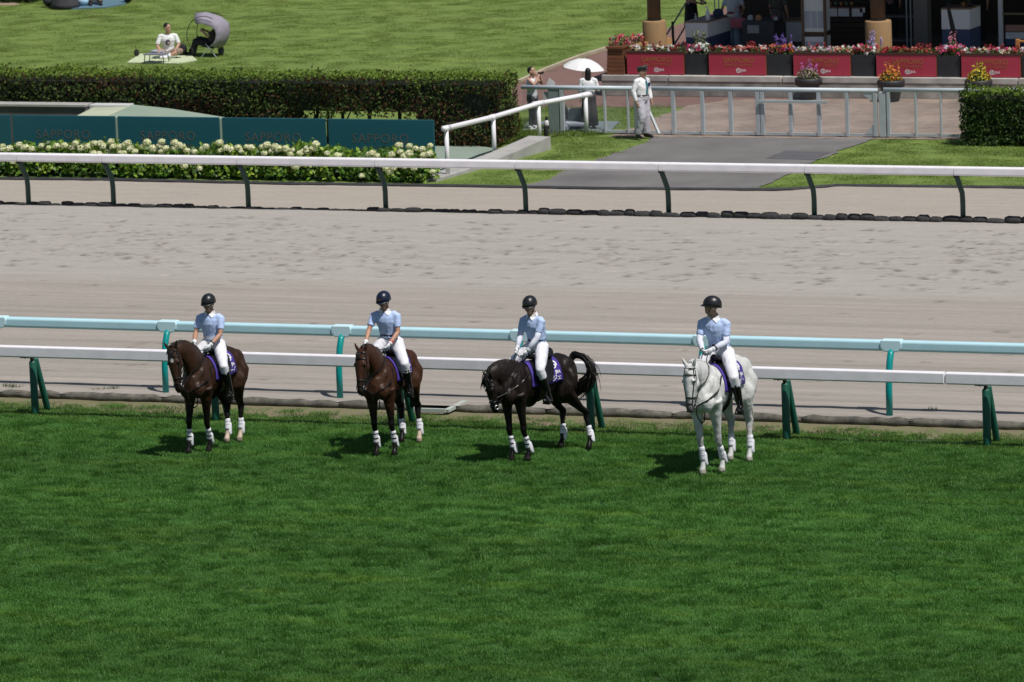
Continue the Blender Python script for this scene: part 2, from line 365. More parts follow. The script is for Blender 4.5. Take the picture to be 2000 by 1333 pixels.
def solid(name, pts, m):
    mb = MB(); mb.loft([[(p.x, p.y, -.03) for p in pts], pts]); obj(name, mb, m, tc_)
solid('cover_slope', [F_, E_, D, B2], greenc); solid('cover_edge', [A, F_+V(-.012, 0, 0), B2+V(-.012, .01, .004), A2], palegr)

# ------------------------------------------------------------------ rails
def rrect(cy, cz, wd, ht, r=.03, n=3):
    out = []
    for sy, sz, a0 in ((1, 1, 0), (-1, 1, 90), (-1, -1, 180), (1, -1, 270)):
        for k in range(n+1):
            a = R(a0+90*k/n); out.append((cy+sy*(wd/2-r)+r*math.cos(a), cz+sz*(ht/2-r)+r*math.sin(a)))
    return out
# near white rail on padded posts
SN = 3.3512; XN = -37.6007*1.05
nr = thing('white_running_rail', 'near white movable rail on dark green padded posts, just behind the horses', 'rail', (XN, YN, 0))
seg0 = post0 = None
for i in range(-2, 8):
    mb = MB()
    mb.loft([[(x, y, z) for y, z in rrect(-.22, 1.085, .13+d, .195+d, .03)] for x, d in ((-.60+.008, -.03), (-.60+.02, 0), (SN-.60-.02, 0), (SN-.60-.008, -.03))])
    if seg0 is None: seg0 = obj('rail_segment', mb, white_pad, nr, 'flat'); o = seg0
    else: o = seg0.copy(); COL.objects.link(o)
    o.location = (i*SN, 0, 0)
    if post0 is None:
        mb = MB(); mb.tube([(0, 0, -.07), (0, 0, .0), (0, 0, .86), (0, 0, .89)], [.055, .066, .066, .05], 14); post0 = obj('post', mb, green_pad, nr, True)
        mb = MB(); mb.tube([(.05, .40, -.06), (.05, .37, .02), (.02, .06, .90), (.01, .03, .93)], [.045, .056, .056, .04], 12); br0 = obj('brace', mb, green_pad, post0, True)
        mb = MB(); mb.tube([(0, -.02, .86), (0, -.06, .96), (-.04, -.18, .99), (-.04, -.22, .99)], [.03, .025, .022, .03], 8); mb.box((-.04, -.20, .985), (.16, .10, .02)); mb.tube([(0, 0, .86), (.01, .03, .97)], .018, 6)
        bk0 = obj('bracket', mb, black_metal, post0); p = post0
    else:
        p = link('post', post0.data, None, nr); link('brace', br0.data, None, p); link('bracket', bk0.data, None, p)
    p.location = (i*SN, 0, 0)
# blue rail
SB = 3.2467*82.95/83.31; XB = -36.0816*1.05
br = thing('light_blue_rail', 'light blue rail on curved teal posts between the sand track and the turf', 'rail', (XB*82.95/YB, 82.95, .09))
seg0 = post0 = None
for i in range(-3, 9):
    if seg0 is None:
        mb = MB(); mb.loft([[(x, y, z) for y, z in rrect(.24, 1.135, .15+d, .185+d, .05)] for x, d in ((.006, -.02), (.018, 0), (SB-.018, 0), (SB-.006, -.02))])
        seg0 = o = obj('rail_segment', mb, blue_pad, br, 'flat')
        mb = MB()
        pr = [(-.185, .03), (-.175, -.04), (-.125, -.105), (.125, -.105), (.175, -.04), (.185, .03), (.165, .088), (-.165, .088)]
        mb.loft([[(x*s, y, 1.147+z*s*1.0) for x, z in pr] for y, s in ((.145, .95), (.155, 1.), (.325, 1.), (.335, .95))]); cap0 = obj('rail_cap', mb, cap_blue, br, bevel=.012); c = cap0
        mb = MB(); mb.tube([(0, 0, -.02), (0, 0, .45), (.0, .02, .65), (.0, .07, .86), (.0, .14, 1.0), (0, .19, 1.06)], [.055]*6, 14); post0 = p = obj('post', mb, teal_post, br, True)
    else:
        o = seg0.copy(); COL.objects.link(o); c = link('rail_cap', cap0.data, None, br); p = link('post', post0.data, None, br)
    o.location = c.location = p.location = (i*SB, 0, 0)
# far white rail
SF = 3.15; XF = -46.055*1.05
fr = thing('far_white_rail', 'far white rail on bent dark green posts beyond the sand track', 'rail', (XF, YF, 0))
seg0 = post0 = None
for i in range(-2, 10):
    x = i*SF if i >= 0 else -2.02+(i+1)*SF
    L_ = SF if i != -1 else 2.02
    mb = MB(); mb.loft([[(q, y, z) for y, z in rrect(-.24, 1.078, .14+d, .19+d, .045)] for q, d in ((.004, -.012), (.012, 0), (L_-.012, 0), (L_-.004, -.012))])
    if i == 0 or i < 0: o = obj('rail_segment', mb, white_pad, fr, 'flat'); seg0 = o
    else: o = seg0.copy(); COL.objects.link(o)
    o.location = (x-.10, 0, 0)
    if post0 is None:
        mb = MB(); mb.tube([(0, 0, -.02), (0, 0, .42), (0, -.03, .60), (-.03, -.13, .80), (-.05, -.20, .93), (-.05, -.22, .985)], [.055]*6, 12); post0 = p = obj('post', mb, green_post, fr, True)
        mb = MB(); mb.box((-.05, -.235, .975), (.11, .11, .05)); c0 = obj('bracket', mb, black_metal, post0)
    else: p = link('post', post0.data, None, fr); link('bracket', c0.data, None, p)
    p.location = (x, 0, 0)
# far edging: row of dark net sandbags
sbm = mat('dark_net_sandbag', (.022, .022, .024), .9, .4, 35., bump=.8, bscale=60, objvar=.3, col2=(.048, .046, .045))
fe = thing('sandbag_edging', 'row of dark net sandbags lying along the foot of the far rail', 'sandbags', (0, YF, 0))
x = -57.
while x < -20:
    L_ = rng.uniform(.24, .42); big = .066 if x > -38.8 else (.05 if rng.random() < .7 else .038)
    if -46.3 < x < -42.7: big *= .75
    mb = MB(); rr = big*rng.uniform(.85, 1.2); ps = []; rs = []
    for t, q in ((0, .35), (.07, .75), (.22, 1), (.5, 1.03), (.78, 1), (.93, .75), (1, .35)):
        ps.append((L_*(t-.5), rng.normal(0, .006), rr*.95+rng.normal(0, .003))); rs.append((rr*q*1.15, rr*q))
    mb.tube(ps, rs, 9); o = obj('sandbag', mb, sbm, fe, True); o.location = (x+L_/2, rng.normal(-.02, .02), 0); o.rotation_euler = (rng.uniform(0, 1), 0, rng.normal(0, .05)); x += L_*.94
# near edging: weathered grey roll
rollm = mat('grey_geotextile_roll', (.085, .080, .070), .95, .35, 6., bump=.8, bscale=30, objvar=.12, col2=(.135, .125, .10))
ne = thing('grey_edging_roll', 'weathered grey fabric roll along the edge between sand track and turf', 'edging', (0, 82.60, 0))
x = -50.
gap = (G(815, 805).x, G(885, 808).x)
while x < -18:
    L_ = rng.uniform(1.1, 2.3)
    if x < gap[0] < x+L_: L_ = gap[0]-x
    mb = MB(); ps = []; rs = []; n_ = max(4, int(L_/.18))
    for k in range(n_+1):
        t = k/n_; e = .6 if k in (0, n_) else 1
        rr = (.074+rng.normal(0, .007))*e; ps.append((L_*t, rng.normal(0, .012), .065+rng.normal(0, .006))); rs.append((rr*1.2, rr))
    mb.tube(ps, rs, 10); o = obj('edging_section', mb, rollm, ne, True); o.location = (x, 0, 0)
    x += L_*.99
    if abs(x-gap[0]) < .05: x = gap[1]
# drain cover in the gap
dc = thing('drain_box', 'flat concrete drain box with pale lid edge in the gap of the grey roll', 'drain', tuple(G(850, 803)))
mb = MB(); mb.box((0, 0, .03), (.60, .50, .06)); obj('slab', mb, mat('drain_slab', (.30, .27, .23), .9, .2, 5), dc, bevel=.01)
mb = MB(); mb.bar((-.32, -.33, .075), (.32, -.33, .075), .06, .06); mb.bar((.33, -.33, .07), (.42, .32, .11), .09, .05); mb.bar((-.32, .33, .075), (.40, .33, .075), .05, .05); obj('frame', mb, mat('pale_frame', (.42, .46, .42), .6), dc)

# ------------------------------------------------------------------ teal boards with lettering
YBD = 110.76
bx = [-56.56, -53.93, -51.28, -48.69, -46.09, -43.48]
names = ['teal board cut off by the left edge of the frame', 'teal board with the clearest gap at its left, leftmost complete lettering', 'teal board, second of the complete lettered boards from the left', 'teal board, third of the complete lettered boards, left of the end board', 'teal end board on the right beside the white ramp handrail']
for i in range(5):
    x0, x1 = bx[i], bx[i+1]; L_ = x1-x0
    t = thing('advertising_board', names[i], 'board', ((x0+x1)/2, YBD, 0), 0, 'teal boards behind the hydrangeas')
    mb = MB(); mb.box((0, 0, .55), (L_-.07, .05, .97)); obj('panel', mb, boardm, t, bevel=.006)
    mb = MB(); mb.box((0, .034, 1.02), (L_-.09, .02, .035)); obj('top_frame', mb, mat('board_frame', (.03, .09, .11), .5), t)
    for s in (-1, 1):
        mb = MB(); mb.box((s*(L_/2-.15), .12, .5), (.05, .08, 1.0)); obj('support', mb, mat('support_pale', (.35, .38, .30), .7), t)
    fx = Matrix.Translation((-.02, -.028, .60)) @ Matrix.Rotation(R(90), 4, 'X')
    txt('lettering', 'SAPPORO', .29, boardtext, t, fx, .004, space=1.12)
    txt('lettering', 'RACECOURSE', .155, boardtext, t, Matrix.Translation((-.02, -.028, .37)) @ Matrix.Rotation(R(90), 4, 'X'), .004, space=1.35)

# ------------------------------------------------------------------ white ramp handrail and kerb
hr = thing('ramp_handrail', 'white tubular handrail rising along the concrete kerb of the ramp', 'handrail')
hp = [(875, 343, 251), (966, 305, 229), (1054, 276, 203), (1146, 262, 186)]
tops = []
for i, (px, b, tpx) in enumerate(hp):
    g = G(px, b); z = atY(px-3, tpx, g.y).z; tops.append(V(g.x, g.y, z))
    mb = MB(); mb.tube([(g.x, g.y, -.03), (g.x, g.y, z-.02)], .050, 12); obj('post', mb, white_paint, hr, True)
d0 = (tops[0]-tops[1]).normalized(); d1 = (tops[3]-tops[2]).normalized()
mb = MB(); mb.tube([tops[0]+d0*.12, tops[0], tops[1], tops[2], tops[3], tops[3]+d1*.22], .058, 12); obj('top_rail', mb, white_paint, hr, True)
for t_, d in ((tops[0], d0), (tops[1], d0), (tops[2], d1), (tops[3], d1)):
    mb = MB(); mb.tube([t_-d*.16, t_+d*.16], .066, 12); obj('joint_sleeve', mb, white_paint, hr, True)
ke = thing('ramp_kerb', 'low grey concrete kerb wall under the white handrail', 'kerb')
k0 = G(852, 353); k1 = G(1076, 290); ks = [(0, .02), (.35, .05), (.62, .12), (1, .27)]
mb = MB(); dv = (k1-k0); nv_ = V(-dv.y, dv.x, 0).normalized(); rings = []
for t_, h in ks:
    c = k0+dv*t_; rings.append([c+V(0, 0, -.05), c+nv_*.55+V(0, 0, -.05), c+nv_*.55+V(0, 0, h), c+V(0, 0, h)])
mb.loft(rings); obj('kerb_body', mb, concrete, ke)

# ------------------------------------------------------------------ mesh fence with gate
YG = 116.35
meshm = bpy.data.materials.new('fine_wire_mesh'); meshm.use_nodes = True
n = meshm.node_tree; tb = n.nodes.new('ShaderNodeBsdfTransparent'); ms = n.nodes.new('ShaderNodeMixShader'); ms.inputs[0].default_value = .09
n.nodes['Principled BSDF'].inputs['Base Color'].default_value = (.33, .36, .37, 1); n.links.new(tb.outputs[0], ms.inputs[1]); n.links.new(n.nodes['Principled BSDF'].outputs[0], ms.inputs[2]); n.links.new(ms.outputs[0], n.nodes['Material Output'].inputs[0])
fn = thing('mesh_fence', 'grey mesh fence with blue grey top rail, left of the gate', 'fence', (0, YG, 0))
gt = thing('track_gate', 'grey double gate with sliding latch bar across the asphalt path', 'gate', (0, YG, 0))
f2 = thing('mesh_fence', 'grey mesh fence section right of the gate beside the trimmed hedge', 'fence', (0, YG, 0))
def gx(px, b=264): return atY(px, b, YG).x
def fence(t, x0, x1, posts, ztop=1.06, low=.05, w_=.075):
    mb = MB(); mb.tube([(x0, 0, ztop), (x1, 0, ztop)], .052, 10); obj('top_rail', mb, grey_rail, t, True)
    mb = MB(); mb.box(((x0+x1)/2, 0, low), (x1-x0, .05, .06)); obj('bottom_rail', mb, grey_metal, t)
    for px, ww in posts:
        x = gx(px); mb = MB(); mb.box((x, 0, ztop/2-.02), (ww, .09, ztop-.06)); obj('post', mb, grey_metal, t, bevel=.008)
    mb = MB(); mb.box(((x0+x1)/2, .03, .55), (x1-x0, .004, .94)); obj('mesh_panel', mb, meshm, t)
fence(fn, gx(1022), gx(1243), [(1100, .10), (1183, .05), (1228, .04)])
mb = MB(); mb.box((gx(1084), .12, .52), (.26, .30, 1.0)); obj('gate_pillar', mb, mat('pillar_grey', (.20, .25, .24), .5, .08, 4), fn, bevel=.01)
mb = MB(); mb.box((gx(1247), .06, .52), (.16, .2, 1.0)); obj('gate_pillar', mb, MATS['pillar_grey'], fn, bevel=.01)
fence(gt, gx(1250), gx(1716), [(1266, .09), (1317, .09), (1374, .09), (1429, .09), (1482, .10), (1491, .09), (1546, .09), (1601, .09), (1656, .08), (1711, .09)], low=.04)
mb = MB(); x0, x1 = gx(1486), gx(1620); z = atY(1540, 199, YG-.1).z; mb.box(((x0+x1)/2, -.09, z), (x1-x0, .05, .06)); obj('latch_bar', mb, grey_metal, gt, bevel=.006)
mb = MB(); mb.bar((gx(1268), -.05, .62), (gx(1300), -.45, .06), .05, .05); obj('stay', mb, grey_metal, gt)
mb = MB(); mb.poly([(gx(1690), -.03, .06), (gx(1708), -.03, .06), (gx(1708), -.03, .30)]); mb.poly([(gx(1685), -.03, 1.0), (gx(1708), -.03, .80), (gx(1708), -.03, 1.0)]); obj('gusset', mb, grey_metal, gt)
mb = MB(); mb.box((gx(1725), .05, .51), (.16, .16, 1.02)); obj('gate_pillar', mb, grey_metal, f2, bevel=.01)
fence(f2, gx(1728), gx(2060), [(1737, .07), (1790, .05), (1839, .04), (1900, .05), (1960, .05)], ztop=1.08)
# little bollard
t = thing('black_bollard', 'short black bollard post with white band at the end of the ramp kerb', 'bollard', tuple(G(1067, 272)))
mb = MB(); mb.lathe([(.045, 0), (.05, .02), (.05, .30), (.042, .32)], n=12); obj('shaft', mb, rubber_black, t, True)
t2 = thing('drink_bottle', 'white bottle with black cap standing on the ground by the fence pillar', 'bottle', tuple(G(1068, 253)))
mb = MB(); mb.lathe([(.05, 0), (.055, .01), (.055, .16), (.03, .22)], n=12); obj('bottle_body', mb, white_paint, t2, True)
mb = MB(); mb.lathe([(.035, .22), (.035, .29), (.02, .30)], n=10); obj('bottle_cap', mb, rubber_black, t2, True)

# ------------------------------------------------------------------ stone terrace wall with cap stones
YW = 123.1
ww = thing('stone_wall', 'low weathered grey stone wall under the crimson planters', 'wall', (0, YW, 0))
joints = [1175, 1305, 1528, 1740, 1988, 2200, 2420]
for a, b in zip(joints[:-1], joints[1:]):
    x0, x1 = atY(a, 155, YW).x, atY(b, 155, YW).x
    mb = MB(); mb.box(((x0+x1)/2, .235, .42), (x1-x0-.025, .56, .145)); obj('cap_stone', mb, stone, ww, bevel=.015)
    mb = MB(); mb.box(((x0+x1)/2, .22, .17), (x1-x0-.012, .5, .36)); obj('wall_stone', mb, mat('stained_stone', (.31, .29, .265), .9, .45, 3., bump=.3, bscale=30, objvar=.15), ww)
terr = mat('terrace_deck', (.13, .105, .085), .9, .15, 2., world=True)
x0 = atY(1215, 155, YW).x
mb = MB(); mb.box(((x0-20)/2, YW+8.4, .23), (-20-x0, 15.7, .46)); o = obj('terrace', mb, terr); o['kind'] = 'structure'
# ================================================================== PEOPLE
skin_m = mat('skin', attr='tint', rough=.55)
hair_m = mat('black_hair', (.010, .008, .007), .45, .2, 40)
shirt_blue = mat('light_blue_shirt', (.46, .58, .86), .75, .06, 14, bump=.5, bscale=14, bdist=.02)
shirt_white = mat('white_shirt', (.78, .78, .78), .8, .05, 12, bump=.5, bscale=13, bdist=.02)
breech = mat('white_breeches', (.74, .74, .78), .75, .04, 12, bump=.35, bscale=12, bdist=.015)
boot_m = mat('riding_boot_leather', (.008, .008, .009), .22)
glove_m = mat('white_glove', (.80, .80, .82), .7)
SKIN = np.array([.47, .27, .185])
from mathutils import noise as mnoise
def creases(o, amp=.007, fr=8., seed=0):
    me = o.data
    out = []
    for v in me.vertices:
        p = v.co; q = Vector((p.x*fr+seed, p.y*fr, p.z*fr*.9))
        q += Vector((mnoise.noise(q*.5), mnoise.noise(q*.5+Vector((9, 0, 0))), 0))*1.2
        out.append(p+v.normal*(amp*((1-abs(mnoise.noise(q))*2.2)-.35)))
    me.vertices.foreach_set('co', [c for p in out for c in p])
    me.update()
def lerp(a, b, t): return a+(b-a)*t
def seg(a, b, t0, t1): return lerp(a, b, t0), lerp(a, b, t1)

def hand(mb, wrist, d, palm_n, curl=1.0, s=1.0, sidesign=1):
    """palm plus four unequal fingers and a thumb leaving the side of the palm"""
    d = d.normalized(); pn = (palm_n-d*palm_n.dot(d)).normalized(); sd = d.cross(pn)
    pc = wrist+d*.045*s
    mb.tube([wrist-d*.01*s, wrist+d*.03*s, wrist+d*.085*s], [(.026*s, .018*s), (.036*s, .016*s), (.040*s, .014*s)], 8, up=pn)
    for k, L_ in enumerate((.062, .072, .066, .05)):
        o = wrist+d*.083*s+sd*(.030-.020*k)*s; pts = [o]; dirv = d
        for j, f in enumerate((.42, .33, .25)):
            a = curl*(.35, .75, .6)[j]; c = math.cos(a); s_ = math.sin(a); ax = pn
            dirv = (dirv*c+ax*s_).normalized(); ax2 = None
            pts.append(pts[-1]+dirv*L_*f*s); pn_ = pn
        mb.tube(pts, [.0095*s, .009*s, .0085*s, .006*s], 6, up=sd)
    o = wrist+d*.03*s+sd*.034*s*1; t1 = (sd*.6+d*.75+pn*.25).normalized(); t2 = (d*.8+pn*.6).normalized()
    mb.tube([o-sd*.012*s, o+t1*.03*s, o+t1*.03*s+t2*.028*s], [.012*s, .0105*s, .007*s], 6, up=pn)

def head_shape(mb, c, fwd, up, s=1.06):
    fwd = fwd.normalized(); lf = up.cross(fwd).normalized(); up = fwd.cross(lf)
    q = Matrix((fwd, lf, up)).transposed()
    P = lambda x, y, z: c+q @ Vector((x*s, y*s, z*s))
    mb.ell(P(-.01, 0, .035), (.098*s, .077*s, .095*s), 14, 10, q)
    mb.loft([[P(x0+rx*math.cos(a), ry*math.sin(a), z) for a in [2*math.pi*k/12 for k in range(12)]] for z, x0, rx, ry in ((.06, .0, .09, .072), (0, .012, .085, .068), (-.05, .025, .072, .058), (-.09, .04, .05, .042), (-.112, .048, .032, .028))])
    mb.loft([[P(.088, 0, .02), P(.09, .010, .01), P(.09, -.010, .01)], [P(.112, 0, -.022), P(.092, .018, -.024), P(.092, -.018, -.024)], [P(.10, 0, -.034), P(.085, .014, -.034), P(.085, -.014, -.034)]])
    mb.ell(P(.086, 0, -.060), (.012*s, .026*s, .010*s), 8, 6, q)
    for y in (-1, 1): mb.ell(P(-.012, y*.078, -.005), (.022*s, .010*s, .033*s), 8, 6, q)
    return P, q

DEF = dict(pelvis=(0, 0, .95), waist=(0, 0, 1.10), chest=(0, 0, 1.28), neck=(0, 0, 1.46), head=(.02, 0, 1.60),
           sh=(0, .185, 1.42), el=(-.03, .24, 1.14), wr=(.04, .25, .90), hip=(0, .095, .92), kn=(.02, .105, .50), an=(-.02, .11, .085), toe=(.17, .13, .03))
def person(label, loc, rz, pose, cloth, group=None, scale=1., face=(1, 0, 0), headup=(0, 0, 1), bulk=1., cat='person', fine=.012):
    t = thing('person', label, cat, loc, rz, group); t.scale = (scale,)*3
    J = {}
    for k, v in DEF.items():
        if k in ('sh', 'el', 'wr', 'hip', 'kn', 'an', 'toe'):
            for s, n_ in ((1, 'L'), (-1, 'R')): J[k+n_] = V(v[0], v[1]*s, v[2])
        else: J[k] = V(*v)
    for k, v in pose.items(): J[k] = V(*v)
    face = Vector(face); hu = Vector(headup)
    bl = bulk
    def torso(mb, o=0., low=True, top=True):
        ax = (J['shL']-J['shR']).normalized(); up = J['neck']-J['pelvis']; fw = ax.cross(up).normalized()
        pts = [(J['pelvis']-(J['waist']-J['pelvis'])*.55, .125, .10), (J['pelvis'], .158*bl, .118*bl), (lerp(J['pelvis'], J['waist'], .6), .154*bl, .114*bl), (J['waist'], .158*bl, .115*bl), (lerp(J['waist'], J['chest'], .6), .176, .126*bl), (J['chest'], .196, .128), (lerp(J['chest'], J['neck'], .38), .190, .112), (lerp(J['chest'], J['neck'], .62), .140, .090), (lerp(J['chest'], J['neck'], .82), .085, .068)]
        if not low: pts = [(lerp(J['pelvis'], J['waist'], .38), .158*bl, .122*bl)]+pts[2:]
        if not top: pts = pts[:3]
        rings = []
        for p, a, b in pts: rings.append([p+ax*((a+o)*math.cos(q))+fw*((b+o)*math.sin(q)) for q in [2*math.pi*k/18 for k in range(18)]])
        mb.loft(rings)
    def limb(mb, ks, rs, o=0., n=10): mb.tube([J[k] if isinstance(k, str) else k for k in ks], [r+o for r in rs], n)
    mb = MB(); torso(mb)
    for S in 'LR':
        limb(mb, [lerp(J['chest'], J['sh'+S], .45)+V(0, 0, .015), J['sh'+S]+V(0, 0, -.012), lerp(J['sh'+S], J['el'+S], .5), J['el'+S], lerp(J['el'+S], J['wr'+S], .3), J['wr'+S]], [.055, .046, .045, .042, .044, .028])
        limb(mb, [J['hip'+S]+V(0, 0, .05), J['hip'+S], lerp(J['hip'+S], J['kn'+S], .5), J['kn'+S], lerp(J['kn'+S], J['an'+S], .3), lerp(J['kn'+S], J['an'+S], .7), J['an'+S]], [.09, .098, .082, .060, .060, .045, .038])
        limb(mb, [J['an'+S]+(J['an'+S]-J['toe'+S])*.25+V(0, 0, -.02), lerp(J['an'+S], J['toe'+S], .45)+V(0, 0, -.01), J['toe'+S]], [.036, .042, .028])
        w_ = J['wr'+S]; d = w_-J['el'+S]; pn = pose_palm.get(S) if False else V(0, -1 if S == 'L' else 1, 0)
        hand(mb, w_, d.normalized(), cloth.get('palm'+S, pn), cloth.get('curl', .6), 1.05)
    limb(mb, [lerp(J['chest'], J['neck'], .7), J['neck'], lerp(J['neck'], J['head'], .7)], [.066, .058, .055])
    P, q = head_shape(mb, J['head'], face, hu)
    b = remesh('body', mb, skin_m, t, fine, 3)
    hc = J['head']; qi = q.transposed()
    sk = cloth.get('skin', SKIN)
    def pf(co):
        c = np.tile(sk, (len(co), 1)); d = (co-np.array(hc)) @ np.array(q)
        for y in (-.032, .032): c[(abs(d[:, 1]-y) < .017) & (abs(d[:, 2]-.012) < .008) & (d[:, 0] > .05)] = (.02, .012, .01)
        for y in (-.034, .034): c[(abs(d[:, 1]-y) < .022) & (abs(d[:, 2]-.034) < .006) & (d[:, 0] > .05)] = (.05, .03, .02)
        c[(abs(d[:, 1]) < .024) & (abs(d[:, 2]+.060) < .007) & (d[:, 0] > .06)] = (.30, .10, .09)
        return c
    paint(b, pf)
    C = cloth
    if 'shirt' in C:
        mb = MB(); torso(mb, .014, low=not C.get('tucked', True))
        fr = C.get('sleeve', .62)
        for S in 'LR':
            A, E_, W = J['sh'+S], J['el'+S], J['wr'+S]
            pts = [lerp(J['chest'], A, .35)+V(0, 0, .03), lerp(J['chest'], A, .8)+V(0, 0, .012), lerp(A, E_, .08)]; rs = [.086, .075, .066]
            if fr <= 1: pts += [lerp(A, E_, fr*.5), lerp(A, E_, fr)]; rs += [.061, .060]
            else: pts += [lerp(A, E_, .5), E_, lerp(E_, W, .4), lerp(E_, W, (fr-1)*.95)]; rs += [.064, .060, .056, .045]
            if fr > 0: limb(mb, pts, rs)
        creases(remesh('shirt', mb, C['shirt'], t, .013, 4), (.0055), 9., len(bpy.data.objects)*.37)
        if C.get('collar'):
            mb = MB(); nk = lerp(J['chest'], J['neck'], .86); ax = (J['shL']-J['shR']).normalized(); up = (J['neck']-J['chest']).normalized(); fw = ax.cross(up)
            for s in (-1, 1):
                mb.add([nk+ax*s*.012+fw*.086+up*.01, nk+ax*s*.078+fw*.02+up*.050, nk+ax*s*.105+fw*.02+up*.0, nk+ax*s*.070+fw*.104-up*.040,
                        nk+ax*s*.012+fw*.078+up*.01, nk+ax*s*.075+fw*.01+up*.055, nk+ax*s*.105+fw*.01-up*.01, nk+ax*s*.07+fw*.09-up*.055], [(0, 1, 2, 3), (7, 6, 5, 4), (0, 4, 5, 1), (1, 5, 6, 2), (2, 6, 7, 3), (3, 7, 4, 0)])
                mb.add([nk+ax*s*.085+fw*.02+up*.055, nk+ax*s*.04-fw*.075+up*.06, nk+ax*s*.05-fw*.095+up*.0, nk+ax*s*.115+fw*.02-up*.005], [(0, 1, 2, 3)])
            mb.add([nk+ax*.04-fw*.075+up*.06, nk-ax*.04-fw*.075+up*.06, nk-ax*.05-fw*.095, nk+ax*.05-fw*.095], [(0, 1, 2, 3)])
            obj('collar', mb, C['collar'], t)
    if 'undersleeve' in C:
        for S in 'LR':
            mb = MB(); A, E_, W = J['sh'+S], J['el'+S], J['wr'+S]
            limb(mb, [lerp(A, E_, .58), E_, lerp(E_, W, .35), lerp(E_, W, .97)], [.051, .050, .050, .036]); obj('arm_sleeve', mb, C['undersleeve'], t, True)
    if 'trousers' in C:
        mb = MB(); torso(mb, .010, top=False); wd = C.get('wide', 0.)
        for S in 'LR':
            H_, K_, A_ = J['hip'+S], J['kn'+S], J['an'+S]; e = C.get('trouser_end', .95)
            tk_ = C.get('thick', 0.)
            limb(mb, [H_+V(0, 0, .05), H_, lerp(H_, K_, .5), lerp(H_, K_, .85), K_, lerp(K_, A_, .3), lerp(K_, A_, e)], [.105+tk_, .116+tk_, .100+wd*.4+tk_, .086+wd*.7+tk_*.6, .076+wd*.8, .072+wd, .055+wd])
        creases(remesh('trousers' if not C.get('breeches') else 'breeches', mb, C['trousers'], t, .014, 4), .006, 8., len(bpy.data.objects)*.31)
    if 'belt' in C:
        mb = MB(); ax = (J['shL']-J['shR']).normalized(); up = (J['waist']-J['pelvis']).normalized(); fw = ax.cross(up); c = lerp(J['pelvis'], J['waist'], .62)
        mb.loft([[c+up*z+ax*((.163*bl+o)*math.cos(q_))+fw*((.126*bl+o)*math.sin(q_)) for q_ in [2*math.pi*k/20 for k in range(20)]] for z, o in ((-.018, .0), (-.018, .006), (.018, .006), (.018, .0))]); obj('belt', mb, C['belt'], t)
    if 'skirt' in C:
        m_, zl, wl_ = C['skirt']; mb = MB(); c = J['pelvis']; rings = []
        for z, r_ in ((c.z+.12, .15), (c.z, .18), (lerp(c.z, zl, .5), .20+wl_*.5), (zl, .21+wl_)):
            rings.append([(c.x+(r_*.8+.014*math.sin(7*a))*math.cos(a), c.y+(r_+.014*math.sin(9*a+z*5))*math.sin(a), z) for a in [2*math.pi*k/36 for k in range(36)]])
        mb.loft(rings); obj('skirt', mb, m_, t, True)
    if 'boots' in C:
        for S in 'LR':
            mb = MB(); K_, A_, T_ = J['kn'+S], J['an'+S], J['toe'+S]; h = C.get('boot_top', .12); fwd = (T_-A_).normalized()
            limb(mb, [lerp(K_, A_, h), lerp(K_, A_, .35 if h < .35 else h+.1), lerp(K_, A_, .7), A_, A_+(A_-T_)*.10+V(0, 0, -.05)], [.074, .072, .056, .048, .046])
            limb(mb, [A_+(A_-T_)*.28+V(0, 0, -.035), lerp(A_, T_, .3)+V(0, 0, -.022), lerp(A_, T_, .7), T_+fwd*.02], [.040, .050, .047, .030])
            remesh('boot' if h < .5 else 'shoe', mb, C['boots'], t, .012, 3)
    if 'gloves' in C:
        for S in 'LR':
            mb = MB(); w_ = J['wr'+S]; d = (w_-J['el'+S]).normalized(); pn = V(0, -1 if S == 'L' else 1, 0)
            hand(mb, w_, d, C.get('palm'+S, pn), C.get('curl', .6), 1.18); mb.tube([w_-d*.045, w_+d*.01], [.038, .037], 10)
            obj('glove', mb, C['gloves'], t, True)
    if 'watch' in C:
        S, m_ = C['watch']; mb = MB(); w_ = J['wr'+S]; d = (w_-J['el'+S]).normalized(); mb.tube([w_-d*.055, w_-d*.03], [.043, .043], 10); obj('wristband', mb, m_, t)
    if 'hair' in C:
        mb = MB(); L_ = C['hair']
        mb.ell(P(-.022, 0, .05), (.105, .086, .098), 14, 10, q)
        if L_ > 0: mb.loft([[P(x0+rx*math.cos(a), ry*math.sin(a), z) for a in [2*math.pi*k/12 for k in range(12)]] for z, x0, rx, ry in ((.05, -.05, .07, .085), (-.05, -.06, .06, .085), (-L_, -.075, .045, .08), (-L_-.08, -.08, .02, .05))])
        remesh('hair', mb, C.get('hair_mat', hair_m), t, .012, 2)
    if 'helmet' in C:
        m_ = C['helmet']; mb = MB(); rings = []
        for a, f in [(0, 1.0), (.22, 1.0), (.5, .98), (.8, .93), (1.1, .82), (1.35, .6), (1.5, .25)]:
            z = .022+.130*math.sin(a) if a else .006
            cr = math.cos(a*.97) if a else .985
            rings.append([P(-.006+.134*cr*math.cos(b_)*(1.0 if math.cos(b_) > 0 else 1.05), .114*cr*math.sin(b_), z-(.020*max(0, -math.cos(b_)) if a < .3 else 0)) for b_ in [2*math.pi*k/24 for k in range(24)]])
        mb.loft(rings); h = obj('helmet', mb, m_, t, True)
        mb = MB(); rings = []
        for r_, z in ((1.0, .012), (1.22, .0), (1.26, -.008), (1.0, .0)):
            rings.append([P(-.006+.130*(1+(r_-1)*math.cos(b_)**.7)*math.cos(b_), .110*(1+(r_-1)*.3)*math.sin(b_), z+.012) for b_ in [-1.35+2.7*k/14 for k in range(15)]])
        vs = [p for r_ in rings for p in r_]; fs = []
